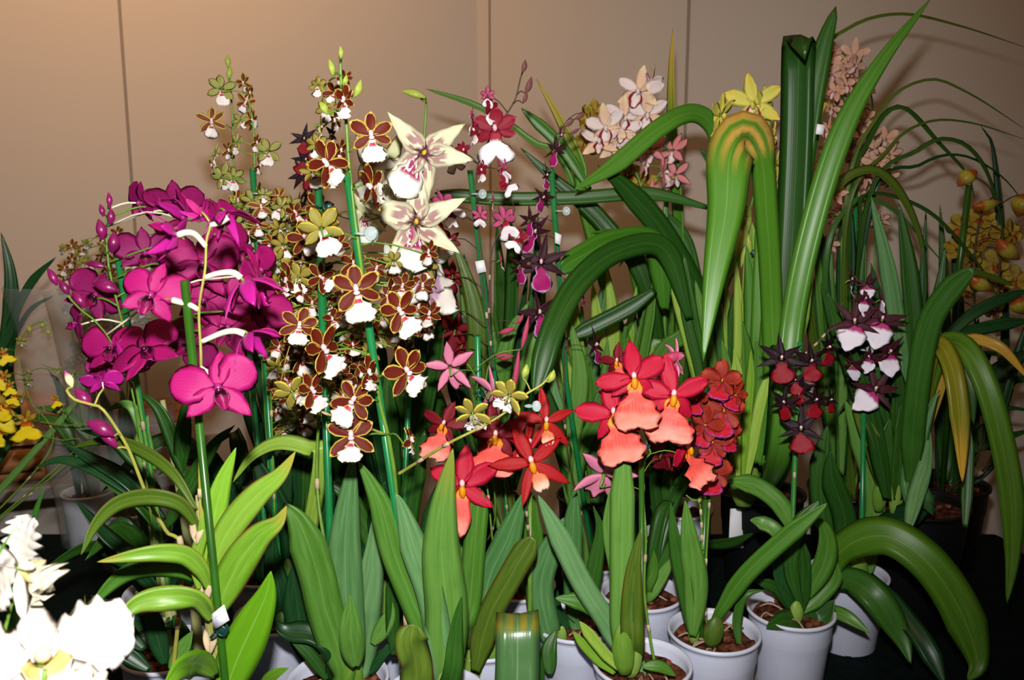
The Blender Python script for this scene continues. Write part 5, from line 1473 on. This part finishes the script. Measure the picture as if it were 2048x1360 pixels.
U = Plant('cymbidium_orchid', 'thick tuft of upright green leaves without flowers behind the coral red orchid', G6, .155, 1.44, r=.075, h=.15, dark=True)
upright(U, 1120, 1320, 500, 700, 1000, 22, 30, ['lf_mid', 'lf_cym', 'lf_lime', 'lf_cool'], 1.34, 1.48, 1215, 2)
upright(U, 1060, 1250, 640, 800, 1010, 12, 26, ['lf_mid', 'lf_cym', 'lf_cool'], 1.28, 1.4, 1190, 3)
U.leaf([(1310, 580), (1250, 620), (1130, 680)], 34, 'lf_dark', strap, 1.3, root=False)
U.fan(12, .45, .6, .028, ['lf_mid', 'lf_cym'], .3); U.finish()
U2 = Plant('cymbidium_orchid', 'dense green leaves behind the scarlet orchids, in the middle of the back row', G6, -.06, 1.42, r=.075, h=.15, dark=True)
upright(U2, 880, 1110, 420, 720, 980, 22, 30, ['lf_deep', 'lf_dark', 'lf_mid'], 1.3, 1.48, 1000, 4)
upright(U2, 660, 900, 600, 800, 1020, 14, 34, ['lf_deep', 'lf_dark'], 1.2, 1.35, 800, 14)
U2.fan(8, .4, .8, .028, ['lf_dark', 'lf_deep'], .4); U2.finish()
U3 = Plant('cymbidium_orchid', 'dark leafy orchid behind the brown oncidiums at the left of the back row', G6, -.27, 1.36, r=.075, h=.15, dark=True)
upright(U3, 480, 720, 560, 820, 1040, 20, 34, ['lf_deep', 'lf_dark'], 1.22, 1.4, 600, 5)
U3.fan(10, .42, .8, .03, ['lf_dark', 'lf_deep'], .4); U3.finish()

# yellow cymbidium with the broad folded leaf
Sy = Plant('cymbidium_orchid', 'yellow green cymbidium with one broad leaf folded over in front, right of the middle', G6, .44, 1.40, r=.075, h=.17, dark=True)
Sy.stem([(1480, 900), (1478, 760), (1500, 660), (1508, 600), (1492, 520), (1495, 440), (1520, 350), (1540, 260), (1520, 200)], Y=1.27, w=11, mat='stem')
Sy.stake((1496, 480), (1478, 900), 1.29, 1.29, .003, 'stake')
for f in ((1507, 208, 118, -10, 0, -10), (1440, 230, 90, 60, 0, -10), (1450, 260, 76, 30, 20, 20), (1525, 215, 80, 60, 0, 10), (1500, 250, 86, 0, 40, 0), (1470, 285, 86, -40, 10, 0), (1435, 300, 60, -60, 20, 30), (1545, 275, 66, 90, 0, 0), (1550, 330, 60, 100, 0, 0), (1548, 380, 56, 100, 0, 0)):
    Sy.flower('yellow', f[0], f[1], f[2], 1.26, f[3], f[4], f[5])
for b in ((1484, 440, 50, 16, 175), (1496, 450, 46, 16, 190), (1490, 470, 56, 15, 180), (1480, 490, 60, 14, 195), (1499, 492, 56, 14, 170), (1488, 510, 52, 12, 190), (1496, 425, 36, 14, 0), (1484, 415, 36, 14, -10)): Sy.bud(*b, 'bud_g', 1.27)
Sy.clip(1500, 640, 22, 1.25); Sy.clip(1498, 506, 24, 1.25)
Q = Sy.leaf
Q([(1545, 820, 1.22), (1543, 600, 1.18), (1532, 410, 1.13), (1522, 315, 1.10), (1492, 268, 1.07), (1460, 310, 1.04), (1452, 420, 1.02), (1428, 560, 1.0), (1406, 722, .98)], 116, 'lf_bend', lambda t: min(1, max(.42, .42 + (t - .64) * 7)) * min(1, ((1 - t) * 3.0)) ** .8, root=True, roll=0, fold=.12, n=80)
Q([(1560, 900), (1578, 600), (1593, 300), (1597, 130, 1.18), (1600, 74, 1.16), (1604, 84, 1.12), (1610, 120, 1.10)], 66, 'lf_dark', lambda t: min(1, .45 + 2 * t) * min(1, (1 - t) * 14) ** .6, 1.19, root=True, roll=14, fold=.2, n=30)
Q([(1570, 700), (1590, 450), (1615, 270), (1640, 120), (1672, 12)], 42, 'lf_dark', strap_in, 1.22, root=True, roll=0)
Q([(1560, 900), (1585, 640), (1630, 430), (1690, 250), (1765, 120), (1862, -4)], 48, 'lf_cym', strap, 1.15, root=True, roll=0)
Q([(1560, 800), (1592, 480), (1618, 300), (1640, 215), (1665, 208)], 32, 'lf_tip', strap_in, 1.24, root=True)
Q([(1600, 700, 1.2), (1600, 560, 1.19), (1615, 500, 1.18)], 24, 'lf_tip', strap)
upright(Sy, 1490, 1620, 300, 560, 930, 14, 40, ['lf_cym', 'lf_mid', 'lf_lime'], 1.2, 1.32, 1500, 6)
upright(Sy, 1340, 1480, 480, 700, 950, 16, 26, ['lf_mid', 'lf_lime', 'lf_dark'], 1.3, 1.36, 1470, 7)
upright(Sy, 1440, 1540, 640, 740, 960, 10, 26, ['lf_lime', 'lf_mid'], 1.2, 1.26, 1480, 17)
Sy.tag([(1634, 248), (1650, 250), (1646, 270), (1631, 268)], 1.13, None, 'tiny white price tag on a leaf')
Sy.bulb(1490, 960, 60, 110, 0, 'bulb', 1.27); Sy.finish()

# peach one with arching grassy leaves
Vp = Plant('cymbidium_orchid', 'small flowered peach cymbidium with thin grassy leaves arching out to the right', G6, .62, 1.45, r=.08, h=.16, dark=True)
Vp.stem([(1690, 900), (1695, 500), (1700, 300), (1690, 200), (1690, 110)], Y=1.45, w=7); Vp.stem([(1720, 900), (1750, 500), (1740, 350), (1745, 220), (1740, 180)], Y=1.42, w=6)
Vp.stake((1716, 225), (1700, 900), 1.44, 1.46, .0035, 'stake')
region_fill(Vp, 'peach', [(1650, 100), (1720, 95), (1725, 160), (1770, 170), (1765, 220), (1720, 230), (1790, 290), (1780, 330), (1690, 400), (1630, 400), (1640, 300), (1655, 230)], 34, 48, 66, 1.38, 1.46, 21, back=.25, rmin=9, joined=False)
region_fill(Vp, 'peach', [(1640, 400), (1780, 330), (1760, 480), (1650, 520)], 12, 40, 56, 1.44, 1.52, 22, back=.5, rmin=10)
Z = Vp.leaf
Z([(1620, 400), (1640, 130), (1700, 55), (1800, 28), (1920, 52), (2060, 98)], 10, 'lf_olive', needle, 1.40, root=True, fold=.5)
Z([(1690, 430), (1760, 225), (1850, 160), (1935, 185), (2060, 265)], 9, 'lf_olive', needle, 1.38, root=True, fold=.5)
Z([(1690, 460), (1775, 300), (1850, 245), (1940, 245), (2060, 282)], 9, 'lf_olive', needle, 1.36, root=True, fold=.5)
Z([(1700, 430), (1740, 280), (1800, 215), (1880, 290), (1935, 350), (1950, 400)], 17, 'lf_dark', strap, 1.38, root=True, roll=50)
Z([(1730, 430), (1840, 300), (1910, 282), (1965, 330), (2000, 430), (2010, 520)], 14, 'lf_dark', strap, 1.35, root=True, roll=50)
Z([(1740, 420), (1840, 330), (1920, 310), (2000, 350), (2060, 420)], 9, 'lf_deep', needle, 1.40, root=True)
Z([(1610, 520), (1670, 380), (1740, 340), (1795, 380), (1838, 470), (1855, 580)], 22, 'lf_olive', strap, 1.33, root=True, roll=30)
Z([(1720, 480), (1730, 390), (1850, 420), (1950, 520), (2000, 600)], 12, 'lf_dark', strap, 1.35, root=True, roll=50)
Z([(1650, 560), (1700, 410), (1780, 415), (1900, 540)], 12, 'lf_dark', needle, 1.37, root=True)
upright(Vp, 1620, 1720, 380, 560, 950, 12, 22, ['lf_dark', 'lf_deep', 'lf_mid'], 1.4, 1.5, 1680, 8); Vp.finish()

# leafy black pot at the right
Rr = Plant('cymbidium_orchid', 'leafy cymbidium without flowers in a big black pot, leaves drooping at the right', G6, .64, 1.27, r=.085, h=.20, dark=True, seed=3)
X = Rr.leaf
X([(1800, 960), (1805, 760), (1780, 560), (1742, 392)], 34, 'lf_cool', strap, 1.22, root=True, roll=10)
X([(1810, 960), (1830, 740), (1820, 560), (1797, 405)], 36, 'lf_dark', strap, 1.24, root=True)
X([(1820, 980, 1.12), (1830, 820, 1.1), (1855, 660, 1.08), (1900, 580, 1.06), (1950, 535, 1.04)], 46, 'lf_dark', strap_in, roll=0)
X([(1850, 900, 1.2), (1850, 760, 1.16), (1875, 690, 1.12), (1905, 740, 1.08), (1920, 850, 1.06), (1925, 965, 1.05)], 40, 'lf_yellow', strap, roll=20)
X([(1840, 900, 1.2), (1865, 720, 1.16), (1895, 688, 1.12), (1935, 760, 1.09), (1948, 850, 1.08)], 34, 'lf_dark', strap, roll=10)
X([(1830, 900, 1.2), (1870, 720, 1.15), (1920, 688, 1.1), (1975, 780, 1.06), (2018, 960, 1.04), (2025, 1100, 1.03), (2014, 1206, 1.02)], 46, 'lf_sage', strap, roll=10)
X([(1850, 880, 1.2), (1910, 700, 1.16), (1990, 690, 1.12), (2060, 760, 1.1)], 24, 'lf_yellow', strap, roll=20)
X([(1840, 1010), (1825, 960), (1838, 880), (1868, 800), (1880, 780)], 58, 'lf_cool', lance, 1.12, root=True)
X([(1815, 1065, 1.06), (1830, 1000, 1.08), (1850, 930, 1.1), (1860, 860, 1.12)], 34, 'lf_cool', lance); X([(1930, 1055, 1.1), (1935, 960, 1.12), (1938, 850, 1.14)], 22, 'lf_dark', strap)
X([(1790, 960), (1730, 780), (1700, 700), (1650, 690)], 30, 'lf_dark', strap, 1.2, root=True); X([(1790, 960), (1760, 800), (1760, 640)], 34, 'lf_dark', strap, 1.2, root=True)
upright(Rr, 1700, 1860, 700, 880, 1000, 14, 34, ['lf_dark', 'lf_mid', 'lf_deep', 'lf_olive'], 1.16, 1.26, 1790, 9)
upright(Rr, 1640, 1900, 480, 680, 900, 14, 24, ['lf_deep', 'lf_dark'], 1.24, 1.34, 1780, 10)
Rr.bulb(1760, 985, 30, 80, 0, 'bulb', 1.18); Rr.bulb(1795, 985, 30, 90, 5, 'bulb', 1.18); Rr.finish()

# amber one, right edge
Wy = Plant('cymbidium_orchid', 'amber and red cymbidium with drooping buds at the right edge', G6, .80, 1.48, r=.08, h=.16, dark=True)
Wy.stem([(1990, 900), (1995, 600), (2005, 450), (1990, 400), (1975, 370), (1950, 355)], Y=1.38, w=7, mat='stem_d'); Wy.stem([(1960, 900), (1950, 640), (1950, 500), (1965, 420), (1985, 395)], Y=1.38, w=6, mat='stem_d')
Wy.stake((1938, 370), (1915, 560), 1.37, 1.38, .005, 'stake_dark', to_pot=True)
for b in ((1933, 358, 46, 34, 230), (2046, 412, 50, 44, 200), (2018, 500, 62, 34, 130), (1962, 566, 60, 32, 120), (1975, 408, 56, 26, 80), (2040, 610, 46, 36, 150), (1935, 692, 46, 20, 100)): Wy.bud(*b, 'bud_y', 1.34, pmat='stem_d')
for f in ((1925, 455, 70), (1960, 440, 60), (1915, 500, 60), (1975, 470, 64), (1990, 530, 60), (2020, 470, 60), (1940, 520, 64), (1960, 490, 56), (2030, 560, 56), (1930, 580, 50), (1900, 600, 44), (1985, 620, 50), (2000, 570, 50)):
    Wy.flower('amber', f[0], f[1], f[2], 1.42, Wy.rnd.uniform(-60, 60), Wy.rnd.uniform(-10, 40), Wy.rnd.uniform(-40, 40))
for a in (([(1900, 900), (1890, 600), (1880, 408)], 18, 'lf_dark', 1.5), ([(1880, 900), (1850, 600), (1852, 415)], 14, 'lf_dark', 1.5), ([(1930, 900), (1920, 640), (1905, 440)], 20, 'lf_deep', 1.5), ([(2000, 900), (2010, 640), (1990, 320), (1960, 250)], 16, 'lf_deep', 1.45),
          ([(1850, 720, ), (1930, 640), (2000, 600), (2060, 580)], 24, 'lf_deep', 1.3), ([(1850, 700), (1950, 660), (2060, 640)], 26, 'lf_deep', 1.3), ([(1900, 800), (1970, 760), (2060, 700)], 34, 'lf_deep', 1.34), ([(1900, 560), (1950, 545), (2030, 572)], 12, 'lf_olive', 1.3), ([(2060, 820), (2000, 820), (1930, 870)], 10, 'lf_deep', 1.4), ([(2060, 860), (2000, 880), (1930, 910)], 14, 'lf_dark', 1.4)):
    Wy.leaf(a[0], a[1], a[2], strap, a[3], root=a[0][0][1] == 900)
upright(Wy, 1880, 2060, 620, 800, 900, 10, 24, ['lf_deep', 'lf_dark'], 1.4, 1.5, 1960, 12)
Wy.fan(8, .4, .8, .02, ['lf_deep', 'lf_dark'], .4); Wy.finish()

# white pots standing behind
q = Plant('potted_orchid', 'orchid with dried brown base in a tall white pot behind the coral red one', 'leafy orchids without flowers', .255, 1.275, r=.05, h=.14)
q.leaf([(1310, 1080), (1320, 1020), (1345, 960)], 24, 'lf_dark', lance, 1.27, root=True); q.leaf([(1325, 1080), (1310, 980), (1300, 900)], 26, 'lf_dark', lance, 1.27, root=True); q.leaf([(1330, 1080), (1335, 960), (1350, 860)], 24, 'lf_dark', lance, 1.27, root=True); q.bulb(1325, 1040, 26, 60, 10, 'cane', 1.24); q.bulb(1315, 1060, 24, 50, -10, 'cane', 1.24); q.finish()
q = Plant('potted_orchid', 'low orchid in a white pot with a blank plant label, behind the rust red cluster', 'leafy orchids without flowers', .30, 1.40, r=.055, h=.14)
q.leaf([(1400, 1090, 1.36), (1460, 1085, 1.30), (1510, 1065, 1.26)], 22, 'lf_dark', lance)
md = MD(); c = PY(1474, 1046, 1.35); box(md, (-.013, -.0006, -.045), (.013, .0006, .026), M['tag'], .1, c, bev=.0004); q.add('plant_label', md, 'blank white plant label'); q.finish()
